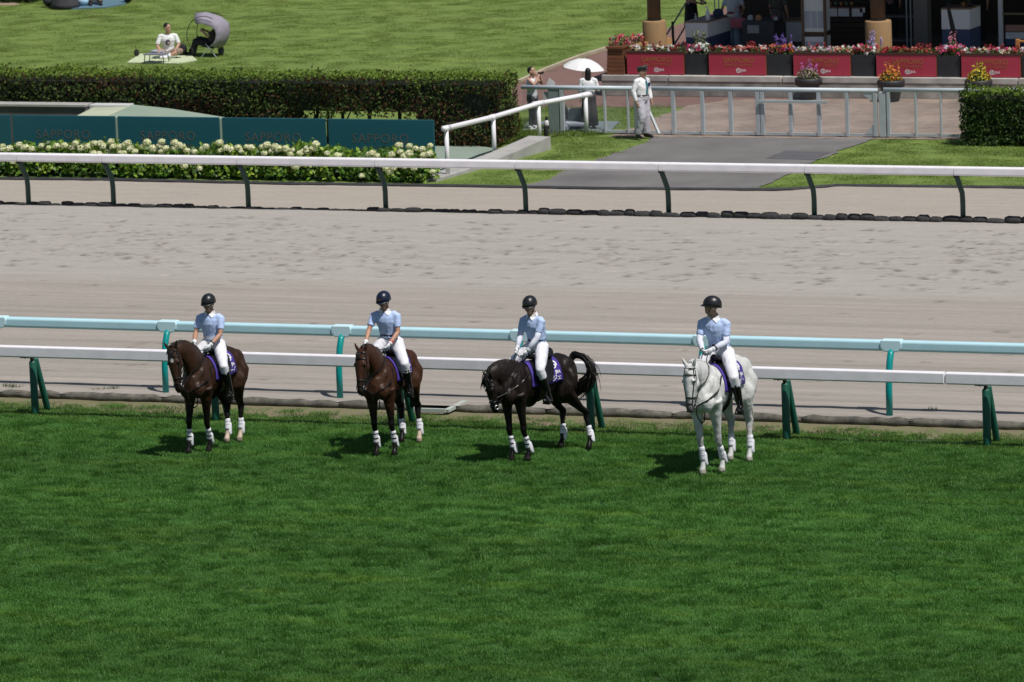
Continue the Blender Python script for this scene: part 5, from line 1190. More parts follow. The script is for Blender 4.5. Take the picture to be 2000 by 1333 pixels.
# white louvred cabinet
Yl = 126.4; x0, x1 = atY(1571, 60, Yl).x, atY(1610, 60, Yl).x; L_ = x1-x0
t = thing('louvred_cabinet', 'tall white cabinet with two tiers of grey inset panels', 'cabinet', ((x0+x1)/2, Yl, .46))
cw = mat('cabinet_white', (.85, .85, .84), .6); cgp = mat('cabinet_inset', (.50, .53, .58), .6)
for k_, (za, zb_) in enumerate(((0.0, .60), (.72, 1.9))):
    mb = MB(); mb.box((0, .25, (za+zb_)/2), (L_, .5, zb_-za)); obj('carcass', mb, cw, t, bevel=.008)
    for j in range(3):
        mb = MB(); mb.box((-L_/2+L_*(j+.5)/3, -.006, za+.10+(.42 if k_ else .36)/2), (L_/3-.03, .012, .42 if k_ else .40)); obj('inset_panel', mb, cgp, t)
mb = MB(); mb.box((0, .26, .66), (L_*.98, .46, .11)); obj('shelf_gap', mb, mat('brown_shelf', (.10, .05, .03), .7), t)
for s in (-1, 1): 
    mb = MB(); mb.box((s*(L_/2+.03), -.02, .95), (.06, .07, 1.9)); obj('side_post', mb, wood_post, t)
# price signs on brown counter
Ys = 128.6; x0, x1 = atY(1612, 60, Ys).x, atY(1690, 60, Ys).x
t = thing('food_counter', 'dark brown slatted food counter with three pale menu boards', 'counter', ((x0+x1)/2, Ys, .46)); L_ = x1-x0; zc_ = atY(1650, 12, Ys).z-.46
slm = mat('dark_brown_slats', (.050, .026, .018), .7, .2, 4, objvar=.2)
for j in range(8):
    mb = MB(); mb.box((0, .3, zc_*(j+.5)/8), (L_, .6, zc_/8-.012)); obj('slat', mb, slm, t)
for j, fx_ in enumerate((-.32, -.02, .32)):
    mb = MB(); mb.box((fx_*L_, -.03, zc_-.16), (L_*.27, .02, .20)); b_ = obj('menu_board', mb, mat('menu_pale', (.75, .72, .72), .7), t); mb = MB(); mb.box((fx_*L_, -.032, zc_-.05), (L_*.27, .021, .03)); obj('header_strip', mb, mat('menu_header', (.34, .16, .13), .7), b_)
a = atY(1685, 20, Ys); mb = MB(); mb.box((a.x-t.location.x, -.03, zc_-.10), (.13, .02, .12)); obj('notice', mb, cwhite, t)
for j in range(5):
    q = thing('seasoning_jar', 'small green and orange jar in the row on the food counter', 'jar', (t.location.x-L_*.4+j*.14, Ys+.15, .46+zc_), 0, 'seasoning jars on the food counter'); mb = MB(); mb.lathe([(.035, 0), (.04, .01), (.04, .08), (.03, .09)], n=8); obj('glass', mb, mat('jar_green' if j % 2 else 'jar_orange', (.10, .16, .08) if j % 2 else (.4, .18, .06), .4), q, True); mb = MB(); mb.lathe([(.034, .09), (.034, .115)], n=8); obj('lid', mb, black_metal, q)
# shelf unit by column 2
Yk = 129.4; a = atY(1755, 40, Yk); t = thing('shelf_unit', 'black open shelf with two pale shelves to the right of the stone column', 'shelf', (a.x, Yk, .46))
for z in (.18, .78): 
    mb = MB(); mb.box((0, 0, z), (.85, .4, .04)); obj('shelf', mb, mat('dull_grey_shelf', (.16, .16, .17), .6), t)
for s in (-1, 1):
    mb = MB(); mb.box((s*.42, .15, .8), (.04, .04, 1.6)); obj('upright', mb, black_metal, t)
# folded parasol
a = atY(1876, 85, 125.6); t = thing('folded_parasol', 'dark folded parasol leaning in front of the right counter', 'parasol', (a.x, 125.6, .46)); mb = MB(); mb.tube([(0, 0, 0), (-.16, .05, .75)], .018, 8); obj('pole', mb, grey_metal, t, True); mb = MB(); mb.tube([(-.06, .02, .30), (-.12, .04, .55), (-.20, .06, .9), (-.30, .10, 1.35), (-.32, .11, 1.5)], [.02, .045, .06, .045, .02], 9); obj('canopy', mb, mat('dark_canopy', (.03, .03, .032), .8), t, True)
for k_, (dx_, lb) in enumerate(((-.25, 'bushy pot plant on the left of the right counter'), (.12, 'amber jug with leaves on the right counter'), (.28, 'slim leafy plant at the right end of the counter'))):
    q = thing('counter_plant', lb, 'plant', (c2.location.x+dx_, c2.location.y+.3, .46+z2_)); mb = MB(); mb.lathe([(.04, 0), (.06, .12), (.05, .12)], n=10); obj('pot', mb, [planter_dark, mat('amber', (.35, .16, .04), .4), planter_dark][k_], q, True); m_ = 60; d = rng.normal(0, 1, (m_, 3)); d[:, 2] = abs(d[:, 2]); d /= np.linalg.norm(d, axis=1)[:, None]; leaves('leaves', d*.13+[0, 0, .15], d, .04, leaf_lit, q, .8, .5, np.array([.03, .06, .03])*rng.uniform(.5, 1.4, m_)[:, None])
# right shop furniture
Yr = 128.5; a = atY(1955, 60, Yr); t = thing('window_frame_unit', 'pale framed glass stall front at the right edge of the shop', 'stall', (a.x, Yr, .46))
mb = MB(); mb.box((0, 0, .85), (.10, .12, 1.7)); obj('frame_post', mb, cw, t, bevel=.006); mb = MB(); mb.box((.95, 0, .03), (1.9, .2, .07)); obj('sill', mb, cw, t); mb = MB(); mb.box((.95, .0, .95), (1.9, .06, .05)); obj('crossbar', mb, mat('brassy_bar', (.25, .2, .1), .5), t)
for z, m_, nm in ((.58, mat('salmon_shelf', (.50, .27, .20), .7), 'salmon_board'), (.40, cw, 'white_board'), (.24, navy, 'navy_board')):
    mb = MB(); mb.box((.98, .1, z), (1.75, .12, .16)); obj(nm, mb, m_, t)
t = thing('orange_tap', 'orange wooden handle standing among the flowers at the right edge', 'handle', tuple(atY(1988, 92, YPL+.5))); mb = MB(); mb.box((0, 0, .06), (.10, .08, .25)); mb.bar((.0, 0, .14), (.5, 0, .11), .06, .05); obj('handle_body', mb, mat('orange_wood', (.52, .22, .06), .6), t, bevel=.01)
# railing beside the shop on the left
t = thing('path_railing', 'thin dark railing climbing beside the red path left of the shop', 'railing', (0, 0, 0)); A_ = [atY(1315, 90, 127.0), atY(1345, 60, 132.0)]
for p in A_:
    mb = MB(); mb.tube([(p.x, p.y, 0), (p.x, p.y, 1.35)], .035, 8); obj('post', mb, black_metal, t)
for z in (.75, 1.30):
    mb = MB(); p, q = A_; d = (q-p); mb.tube([(p.x-d.x*.35, p.y-d.y*.35, z-.05), (q.x+d.x*.4, q.y+d.y*.4, z+.05)], .022, 8); obj('rail', mb, black_metal, t)

# ================================================================== PEOPLE AND THINGS IN THE BACKGROUND
cam_yaw = math.pi/2+CAM_Y   # direction of view; facing the camera = cam_yaw + pi
# guard
g = G(1257, 270); s_ = (atY(1256, 133, g.y).z)/1.735
gd, J, P, q = person('security guard in white shirt, grey trousers and peaked cap standing by the gate', tuple(g), -.40, dict(elL=(-.02, .27, 1.14), wrL=(.06, .25, .90), elR=(-.03, -.28, 1.15), wrR=(.05, -.27, .90), knR=(.07, -.11, .51), anR=(-.07, -.13, .09), toeR=(.10, -.19, .03)), dict(shirt=shirt_white, sleeve=1.95, collar=whitem, trousers=mat('light_grey_trousers', (.50, .48, .53), .8, .06, 10, bump=.4, bscale=10, bdist=.02), wide=.025, boots=leather, boot_top=.86, belt=leather, cap=mat('grey_green_cap', (.045, .052, .050), .7), hair=0., curl=.5), scale=s_*1.02, face=(.9, .42, -.02), bulk=1.12)
mb = MB(); mb.tube([(.135, .01, 1.43), (.165, .01, 1.25), (.150, .01, 1.08)], [(.022, .006), (.028, .006), (.034, .006)], 6, up=(1, 0, 0)); obj('necktie', mb, mat('teal_tie', (.02, .16, .20), .6), gd)
mb = MB(); mb.box((.145, .10, 1.30), (.02, .07, .09)); obj('breast_badge', mb, mat('navy_badge', (.02, .03, .10), .6), gd)
# man drinking, grey vest
g = G(1042, 256); s_ = atY(1042, 132, g.y).z/1.72
gd, J, P, q = person('man in pale grey sleeveless top drinking beside the end of the hedge', tuple(g), -.15, dict(wrL=(.22, .06, 1.50), elL=(.22, .19, 1.26), wrR=(.25, -.02, 1.52), elR=(.20, -.22, 1.27)), dict(shirt=mat('grey_vest', (.64, .66, .70), .8, bump=.4, bscale=13, bdist=.02), sleeve=0, trousers=mat('dark_grey_trousers', (.05, .05, .06), .8), boots=cwhite, boot_top=.88, hair=0., tucked=False), scale=s_, face=(1, 0, .35))
t = thing('drink_can', 'small dark can held to the mouth of the man in the sleeveless top', 'can', (g.x+.30*s_, g.y-.03, 1.56*s_)); mb = MB(); mb.tube([(-.05, 0, 0), (-.045, 0, 0), (.05, 0, .03), (.055, 0, .032)], [.022, .03, .03, .022], 10); obj('can_body', mb, rubber_black, t, True)
t = thing('newspaper', 'folded white newspaper held open at the fence by the drinking man', 'newspaper', tuple(atY(1072, 170, g.y-.05))); mb = MB(); mb.add([(-.10, 0, -.05), (.10, -.03, -.10), (.16, 0, .10), (.0, .02, .20), (-.10, .012, -.05), (.10, -.018, -.10), (.16, .012, .10), (.0, .032, .20)], [(0, 1, 2, 3), (7, 6, 5, 4), (0, 4, 5, 1), (1, 5, 6, 2), (2, 6, 7, 3), (3, 7, 4, 0)]); mb.box((-.08, .03, -.22), (.16, .01, .2)); obj('pages', mb, mat('newsprint', (.62, .62, .60), .9), t)
# woman with white parasol
g = G(1152, 252); s_ = atY(1152, 137, g.y).z/1.62
wm, J, P, q = person('woman in white blouse and long charcoal skirt under a white sun umbrella', tuple(g), math.pi/2+.3, dict(wrR=(.20, -.14, 1.22), elR=(.0, -.28, 1.10)), dict(shirt=shirt_white, sleeve=1.3, tucked=False, trousers=mat('charcoal_cloth', (.025, .024, .026), .85), skirt=(MATS['charcoal_cloth'], .10, .04), boots=leather, boot_top=.88, hair=.30), scale=s_*.96)
a = atY(1140, 133, g.y+.42); t = thing('sun_umbrella', 'open white sun umbrella held above the woman in the charcoal skirt', 'umbrella', (a.x, a.y, a.z)); 
tl = Matrix.Rotation(R(8), 3, 'Y'); um = mat('umbrella_white', (.84, .83, .82), .6, trans=.15)
for k_ in range(8):
    mb = MB(); a0, a1 = 2*math.pi*k_/8, 2*math.pi*(k_+1)/8; rows = []
    for f in (0.02, .35, .7, 1.0):
        rows.append([tl @ V(.50*f*math.cos(lerp(a0, a1, u))*(1-.05*f*math.sin(math.pi*u)), .50*f*math.sin(lerp(a0, a1, u))*(1-.05*f*math.sin(math.pi*u)), .22*(1-f**2.0)-.02*f*math.sin(math.pi*u)*0) for u in (0, .33, .66, 1)])
    vs = [p for r_ in rows for p in r_]; mb.add(vs, [(i*4+j, i*4+j+1, i*4+j+5, i*4+j+4) for i in range(3) for j in range(3)]); o = obj('canopy_panel', mb, um, t, True)
    mb = MB(); mb.tube([tl @ V(0, 0, .20), tl @ V(.25*math.cos(a0), .25*math.sin(a0), .15), tl @ V(.49*math.cos(a0), .49*math.sin(a0), -.012)], .005, 4); obj('rib', mb, grey_metal, t)
mb = MB(); mb.tube([tl @ V(0, 0, .26), tl @ V(0, 0, -.62)], .010, 6); obj('shaft', mb, grey_metal, t)
mb = MB(); mb.tube([tl @ V(-.485, 0, -.02), tl @ V(-.485, 0, -.12)], [.012, .02], 6); obj('closing_strap', mb, um, t)
# ground sheet and bags at the fence
mb = MB(); pts_ = gpoly([(1022, 250), (1030, 238), (1210, 238), (1190, 258), (1030, 262)]); mb.prism([(x, y) for x, y in pts_], -.02, .012); tag(obj('picnic_sheet', mb, mat('blue_grey_sheet', (.16, .20, .22), .8, .1, 5)), 'blue grey picnic sheet spread on the grass behind the mesh fence', 'picnic sheet')
a = G(1131, 250); t = thing('folding_seat', 'light grey low folding seat behind the white handrail', 'seat', tuple(a), .3); cg = mat('grey_fabric', (.27, .30, .34), .85, .08, 8, bump=.4, bscale=14)
mb = MB(); mb.loft([[(x*1.0, y+.10*z, z) for x, y in ((-.25, 0), (.25, 0), (.25, .06), (-.25, .06))] for z in (.14, .25, .36, .46)]); obj('backrest', mb, cg, t, bevel=.02); mb = MB(); mb.box((0, -.18, .12), (.5, .42, .09)); obj('seat_pad', mb, cg, t, bevel=.03); mb = MB(); mb.bar((-.25, .1, .02), (-.25, -.4, .02), .03, .03); mb.bar((.25, .1, .02), (.25, -.4, .02), .03, .03); obj('base_frame', mb, grey_metal, t)
def bag(label, loc, s, m, rz=0, name='backpack'):
    t = thing(name, label, 'bag', loc, rz); mb = MB(); mb.ell((0, 0, .2*s), (.17*s, .12*s, .21*s), 14, 10); mb.ell((0, -.09*s, .14*s), (.12*s, .06*s, .10*s), 12, 8); remesh('bag_body', mb, m, t, .02*s, 3); mb = MB(); mb.tube([(-.05*s, .03*s, .39*s), (-.04*s, .03*s, .45*s), (.04*s, .03*s, .45*s), (.05*s, .03*s, .39*s)], .012*s, 6); obj('handle', mb, m, t)
    for q_ in (-1, 1):
        mb = MB(); mb.tube([(q_*.08*s, .10*s, .36*s), (q_*.09*s, .15*s, .22*s), (q_*.10*s, .10*s, .05*s)], .012*s, 6); obj('strap', mb, m, t)
blackcloth = mat('black_cloth', (.014, .014, .016), .85)
bag('dark grey backpack standing between the fence pillar and the folding seat', tuple(G(1103, 240)), .9, mat('dark_grey_cloth', (.06, .06, .07), .85))
bag('small pale bag lying in front of the folding seat', tuple(G(1108, 254)), .5, mat('pale_bag', (.35, .38, .45), .8))
# lawn picnic
mb = MB(); pts_ = gpoly([(248, 122), (274, 105), (372, 107), (385, 117), (350, 124)]); mb.prism(pts_, -.03, .0); tag(obj('picnic_mat', mb, mat('pale_green_mat', (.50, .56, .36), .85, .12, 4)), 'pale green picnic mat under the seated person on the lawn', 'picnic mat')
g = G(330, 112); s_ = .93
ps = dict(pelvis=(0, 0, .14), waist=(-.01, 0, .29), chest=(.02, 0, .48), neck=(.04, 0, .655), head=(.07, 0, .80), shL=(.03, .20, .60), shR=(.03, -.20, .60), elL=(.08, .30, .36), wrL=(.25, .20, .20), elR=(.10, -.30, .34), wrR=(.27, -.20, .20), hipL=(.02, .10, .13), knL=(.30, .36, .20), anL=(.36, -.02, .07), toeL=(.42, -.20, .05), hipR=(.02, -.10, .13), knR=(.30, -.36, .20), anR=(.28, .04, .08), toeR=(.30, .22, .06))
sp, J, P, q = person('person in white printed tee sitting cross legged on the pale mat', tuple(g), -math.pi/2+.35+.0, ps, dict(shirt=shirt_white, sleeve=.9, tucked=False, trousers=mat('tan_shorts', (.27, .20, .15), .85), trouser_end=.1, boots=cwhite, boot_top=.85, hair=.0), scale=s_*1.05, face=(.6, .7, .0))
mb = MB(); mb.ell((.155, .0, .42), (.012, .07, .085), 12, 8); obj('shirt_print', mb, mat('dark_print', (.06, .06, .08), .8), sp)
mb = MB(); mb.ell((.163, .02, .40), (.012, .035, .035), 8, 6); obj('shirt_print', mb, mat('pinkish_print', (.45, .30, .28), .8), sp)
a = G(306, 122); t = thing('low_table', 'low folding camping table with grey top in front of the seated person', 'table', tuple(a)); mb = MB(); mb.box((0, 0, .22), (.60, .40, .025)); obj('table_top', mb, mat('slate_top', (.16, .17, .20), .7), t, bevel=.008)
for sx in (-1, 1):
    for sy in (-1, 1):
        mb = MB(); mb.tube([(sx*.28, sy*.17, -.02), (sx*.26, sy*.16, .21)], .012, 6); obj('leg', mb, black_metal, t)
a = G(303, 116, .23); 
t = thing('paper_bag', 'crumpled grey paper lying on the low camping table', 'paper', (306 and G(306, 121).x, G(306, 121).y+.1, .235)); mb = MB(); mb.ell((-.1, 0, .03), (.12, .08, .035), 9, 5); mb.ell((.12, .02, .02), (.07, .06, .025), 8, 5); obj('crumpled_paper', mb, mat('slate_paper', (.33, .37, .45), .9), t)
bag('small black pouch at the left corner of the pale mat', tuple(G(267, 110)), .45, blackcloth, name='pouch'); bag('black backpack on the grass between the seated person and the hooded chair', tuple(G(357, 108)), .75, blackcloth)
# hooded camp chair with a reclining person
a = G(415, 108); hooded = thing('canopy_chair', 'camping chair with large grey sun hood on the lawn', 'chair', tuple(a), -.30); hoodm = mat('mauve_grey_fabric', (.27, .245, .30), .8, .1, 6, bump=.5, bscale=5, bdist=.03); s_ = 1.0
mb = MB(); rows = []
for i in range(9):
    f = i/8; an = R(-45+163*f); row = []
    for j in range(9):
        u = (j-4)/4; r_ = float(np.interp(math.degrees(an), [-45, 0, 35, 75, 120], [.42, .52, .66, .62, .74]))*math.sqrt(1-.62*u*u); row.append((-.06+r_*math.cos(an), .42*u, .48+r_*math.sin(an)))
    rows.append(row)
mb.add([p for r_ in rows for p in r_], [(i*9+j, i*9+j+1, i*9+j+10, i*9+j+9) for i in range(8) for j in range(8)]); o = obj('sun_hood', mb, hoodm, hooded, True); md = o.modifiers.new('t', 'SOLIDIFY'); md.thickness = .015
hooded.rotation_euler = (0, 0, .05)
for q__ in (-1, 1):
    mb = MB(); mb.tube([(-.06+.50*math.cos(q_), .37*q__, .56+.52*math.sin(q_)) for q_ in [R(60+170*k_/14) for k_ in range(15)]], .010, 6); obj('hood_hoop', mb, black_metal, hooded)
mb = MB(); mb.loft([[(x, y, z) for x, z in ((-.20, .26), (.12, .20), (.30, .62), (.26, .64), (.10, .25), (-.20, .30))] for y in (-.28, .28)]); obj('seat_sling', mb, blackcloth, hooded)
for sx, sy in ((-1, -1), (1, -1), (-1, 1), (1, 1)):
    mb = MB(); mb.tube([(sx*.22, sy*.28, -.03), (-sx*.10+.02, sy*.28, .34)], .012, 6); obj('leg', mb, grey_metal, hooded)
ps = dict(pelvis=(.0, 0, .34), waist=(-.06, 0, .46), chest=(-.16, 0, .62), neck=(-.23, 0, .78), head=(-.24, 0, .93), shL=(-.20, .18, .73), shR=(-.20, -.18, .73), elL=(.02, .26, .56), wrL=(.20, .12, .68), elR=(.02, -.26, .56), wrR=(.20, -.12, .68), hipL=(.04, .10, .33), hipR=(.04, -.10, .33), knL=(.42, .13, .42), knR=(.40, -.13, .44), anL=(.50, .12, .05), anR=(.66, -.12, .05), toeL=(.68, .12, .02), toeR=(.84, -.14, .03))
person('person in black trousers reclining under the grey hood of the camping chair', (a.x-.02, a.y, a.z), math.pi+.12, ps, dict(shirt=mat('dusky_shirt', (.05, .04, .05), .85), sleeve=.8, tucked=False, trousers=blackcloth, wide=.02, boots=blackcloth, boot_top=.85, hair=0.), scale=.95)
bag('dark bag on the grass under the right side of the hooded chair', tuple(G(432, 107)), .55, MATS['dark_grey_cloth'])
# group at the top left
mb = MB(); pts_ = gpoly([(120, 18), (140, 6), (230, -12), (262, -10), (244, 8), (205, 15)]); mb.prism(pts_, -.03, .01); tag(obj('picnic_sheet', mb, mat('steel_blue_sheet', (.09, .17, .22), .8, .1, 4)), 'steel blue picnic sheet at the very top left of the lawn', 'picnic sheet')
bag('black shoulder bag with pale straps left of the dark draped seat', tuple(G(95, 13)), 1.1, mat('navy_black_cloth', (.02, .025, .03), .8), name='shoulder_bag')
g = G(128, 15); t = thing('draped_seat', 'seat draped in a dark grey blanket at the top left of the lawn', 'seat', tuple(g)); mb = MB(); mb.loft([[(x*w_, y*.5*w_, z) for x, y in [(math.cos(2*math.pi*k_/16)*(.40+.03*math.sin(5*k_)), math.sin(2*math.pi*k_/16)*.8) for k_ in range(16)]] for z, w_ in ((0, 1.1), (.12, 1.0), (.35, .85), (.6, .75), (.64, .6))]); obj('blanket', mb, mat('dark_blanket', (.045, .042, .050), .9, .15, 6, bump=.5, bscale=8, bdist=.03), t, True); mb = MB(); mb.box((0, .35, .7), (.6, .1, .4)); obj('backrest', mb, blackcloth, t, bevel=.02)
t = thing('cool_bag', 'round white and sky blue cool bag on the steel blue sheet', 'bag', tuple(G(163, 12))); mb = MB(); mb.ell((0, 0, .13), (.17, .14, .14), 14, 10); obj('bag_body', mb, mat('sky_white', (.55, .68, .78), .6, col2=(.2, .45, .65), scale=3), t, True); mb = MB(); mb.tube([(-.08, 0, .24), (0, 0, .32), (.08, 0, .24)], .012, 6); obj('handle', mb, cwhite, t)
g = G(185, 8); ps2 = dict(pelvis=(0, 0, .14), waist=(-.04, 0, .29), chest=(-.03, 0, .48), neck=(-.01, 0, .655), head=(.02, 0, .80), shL=(-.02, .20, .60), shR=(-.02, -.20, .60), elL=(.1, .28, .38), wrL=(.30, .16, .40), elR=(.1, -.28, .38), wrR=(.3, -.16, .40), hipL=(.02, .10, .13), knL=(.38, .14, .45), anL=(.55, .14, .08), toeL=(.72, .15, .04), hipR=(.02, -.10, .13), knR=(.38, -.14, .45), anR=(.50, -.14, .08), toeR=(.66, -.16, .04))
person('seated person in tan trousers on the steel blue sheet, cut off by the top edge', tuple(g), -math.pi/2+.5, ps2, dict(shirt=shirt_white, sleeve=.8, tucked=False, trousers=mat('tan_trousers', (.34, .24, .15), .85), boots=blackcloth, boot_top=.82, hair=0.))
g = G(150, 2); person('seated person in red top behind the cool bag, cut off by the top edge', tuple(g), -math.pi/2, ps2, dict(shirt=mat('red_top', (.45, .05, .07), .8), sleeve=.8, tucked=False, trousers=blackcloth, boots=blackcloth, boot_top=.82, hair=0.))
bag('black sports bag at the right end of the steel blue sheet', tuple(G(250, 5)), 1.0, blackcloth, name='sports_bag')
# shop people
def at_terr(px, py): return G(px, py, .46)
g = at_terr(1352, 78); person('woman in white floral blouse and black skirt behind the left serving counter', tuple(g), -.2, dict(wrL=(.30, .18, 1.02), wrR=(.30, -.10, 1.02), elL=(.08, .27, 1.10), elR=(.10, -.25, 1.10)), dict(shirt=mat('floral_blouse', (.50, .50, .50), .8, col2=(.30, .10, .12), scale=14), sleeve=.9, tucked=False, trousers=blackcloth, skirt=(blackcloth, .35, .03), boots=blackcloth, boot_top=.85, hair=.2), scale=.95)
g = at_terr(1434, 96); wb, J, P, q = person('woman in pale blue denim carrying a pink shoulder bag at the counter', tuple(g), 1.9, dict(wrL=(.28, .30, 1.08), elL=(.02, .30, 1.12), wrR=(.12, -.28, 1.02), elR=(-.05, -.30, 1.14)), dict(shirt=mat('pale_blue_top', (.6, .65, .72), .85), sleeve=.7, tucked=False, trousers=mat('faded_denim', (.34, .43, .52), .85, .1, 6), wide=.05, boots=cwhite, boot_top=.9, hair=.15), scale=.92)
a = onfwd(1441, 40, (g.x, g.y-.25, 0), (0, 1, 0)); t = thing('shoulder_bag', 'large pink shoulder bag hanging at the side of the woman in denim', 'bag', tuple(a), .25); pkm = mat('pink_bag', (.80, .20, .25), .6, .1, 6)
mb = MB(); mb.loft([[(x*w_, y*1.0, z) for x, y in ((-.20, -.07), (.20, -.07), (.20, .07), (-.20, .07))] for z, w_ in ((-.20, .80), (-.02, .95), (.05, 1.0))]); obj('bag_body', mb, pkm, t, bevel=.03); mb = MB(); mb.tube([(-.10, -.02, .04), (-.07, 0, .26), (0, .02, .36), (.07, 0, .26), (.10, -.02, .04)], [(.02, .008)]*5, 6); obj('strap', mb, pkm, t)
g = at_terr(1523, 98); person('clerk in dark olive shirt and apron between the display counter and white cabinet', tuple(g), math.pi/2-.3, dict(), dict(shirt=mat('dark_olive', (.11, .105, .09), .85), sleeve=.9, tucked=False, trousers=mat('olive_grey', (.14, .135, .12), .85), wide=.03, boots=blackcloth, boot_top=.85, hair=0.), scale=.98)
g = at_terr(1742, 72); person('woman in floral top behind the stone column at the shelves', tuple(g), -math.pi/2, dict(), dict(shirt=mat('floral_dark', (.26, .24, .22), .8, col2=(.30, .06, .06), scale=12), sleeve=.9, tucked=False, trousers=blackcloth, boots=blackcloth, boot_top=.85, hair=.2), scale=.97)
g = at_terr(1912, 78); person('person in black trousers standing right of the plant counter', tuple(g), -math.pi/2, dict(), dict(shirt=blackcloth, sleeve=.9, tucked=False, trousers=blackcloth, wide=.03, boots=blackcloth, boot_top=.85, hair=0.))
# ================================================================== GRASS
def blade_patch(name, n, rad, h, wid, lean=.5):
    a = rng.uniform(0, 2*math.pi, n); r = rad*np.sqrt(rng.random(n)); b = np.stack([r*np.cos(a), r*np.sin(a), np.zeros(n)], 1)
    az = rng.normal(0, 1.0, n) if lean < .6 else rng.uniform(0, 2*math.pi, n); hh = h*rng.uniform(.55, 1.15, n); ln = np.abs(rng.normal(lean*.6, lean*.6, n)); d = np.stack([np.cos(az)*np.sin(ln), np.sin(az)*np.sin(ln), np.cos(ln)], 1)
    sd = np.stack([-np.sin(az), np.cos(az), np.zeros(n)], 1)*(wid/2*rng.uniform(.7, 1.3, n))[:, None]
    mid = b+d*hh[:, None]*.55; tip = b+d*hh[:, None]*.92+np.stack([np.cos(az), np.sin(az), -np.ones(n)*.4], 1)*(hh*.16*rng.random(n))[:, None]
    v = np.stack([b-sd, b+sd, mid+sd*.8, mid-sd*.8, tip], 1).reshape(-1, 3); i = np.arange(n)*5
    f = [(int(k), int(k+1), int(k+2), int(k+3)) for k in i]+[(int(k+3), int(k+2), int(k+4)) for k in i]
    me = bpy.data.meshes.new(name); me.from_pydata(v.tolist(), [], f); me.update(); return me
def grassmat(name, dark_, light_, yel, sx=.9, sy=3.2, rough=.42, tr=.35):
    m = bpy.data.materials.new(name); m.use_nodes = True; n = m.node_tree; L = n.links.new; b = n.nodes['Principled BSDF']; b.inputs['Roughness'].default_value = rough; b.inputs['Specular IOR Level'].default_value = .25
    g = n.nodes.new('ShaderNodeNewGeometry'); mp = n.nodes.new('ShaderNodeMapping'); mp.inputs['Scale'].default_value = (sx, sy, .2); t = n.nodes.new('ShaderNodeTexNoise'); t.inputs['Scale'].default_value = 1; t.inputs['Detail'].default_value = 5; t.inputs['Roughness'].default_value = .6
    oi = n.nodes.new('ShaderNodeObjectInfo'); ad = n.nodes.new('ShaderNodeMath'); ad.operation = 'MULTIPLY_ADD'; ad.inputs[1].default_value = .24; ad.inputs[2].default_value = -.12
    s2 = n.nodes.new('ShaderNodeMath'); s2.operation = 'ADD'; cr = n.nodes.new('ShaderNodeValToRGB'); e = cr.color_ramp.elements; e[0].position = .22; e[0].color = (*dark_, 1); e[1].position = .76; e[1].color = (*light_, 1)
    t2 = n.nodes.new('ShaderNodeTexNoise'); t2.inputs['Scale'].default_value = .55; t2.inputs['Detail'].default_value = 4; mr = n.nodes.new('ShaderNodeMapRange'); mr.inputs[1].default_value = .52; mr.inputs[2].default_value = .75; mr.inputs[4].default_value = .75
    mx = n.nodes.new('ShaderNodeMix'); mx.data_type = 'RGBA'; mx.inputs[7].default_value = (*yel, 1)
    L(g.outputs['Position'], mp.inputs[0]); L(mp.outputs[0], t.inputs['Vector']); L(mp.outputs[0], t2.inputs['Vector']); L(oi.outputs['Random'], ad.inputs[0]); L(t.outputs['Fac'], s2.inputs[0]); L(ad.outputs[0], s2.inputs[1]); L(s2.outputs[0], cr.inputs[0]); L(t2.outputs['Fac'], mr.inputs[0]); L(mr.outputs[0], mx.inputs[0]); L(cr.outputs[0], mx.inputs[6]); bm_ = n.nodes.new('ShaderNodeMapping'); bm_.inputs['Scale'].default_value = (.035, .30, .1); bt_ = n.nodes.new('ShaderNodeTexNoise'); bt_.inputs['Scale'].default_value = 1; bt_.inputs['Detail'].default_value = 2
    b3 = n.nodes.new('ShaderNodeMapRange'); b3.inputs[1].default_value = .35; b3.inputs[2].default_value = .65; b3.inputs[3].default_value = .90; b3.inputs[4].default_value = 1.14; vs_ = n.nodes.new('ShaderNodeVectorMath'); vs_.operation = 'SCALE'
    L(g.outputs['Position'], bm_.inputs[0]); L(bm_.outputs[0], bt_.inputs['Vector']); L(bt_.outputs['Fac'], b3.inputs[0]); L(mx.outputs[2], vs_.inputs[0]); L(b3.outputs[0], vs_.inputs['Scale'])
    class _o: outputs = {2: vs_.outputs[0]}
    mx = _o; L(mx.outputs[2], b.inputs['Base Color'])
    tr_ = n.nodes.new('ShaderNodeBsdfTranslucent'); L(mx.outputs[2], tr_.inputs[0]); ms = n.nodes.new('ShaderNodeMixShader'); ms.inputs[0].default_value = tr; L(b.outputs[0], ms.inputs[1]); L(tr_.outputs[0], ms.inputs[2]); L(ms.outputs[0], n.nodes['Material Output'].inputs[0]); return m
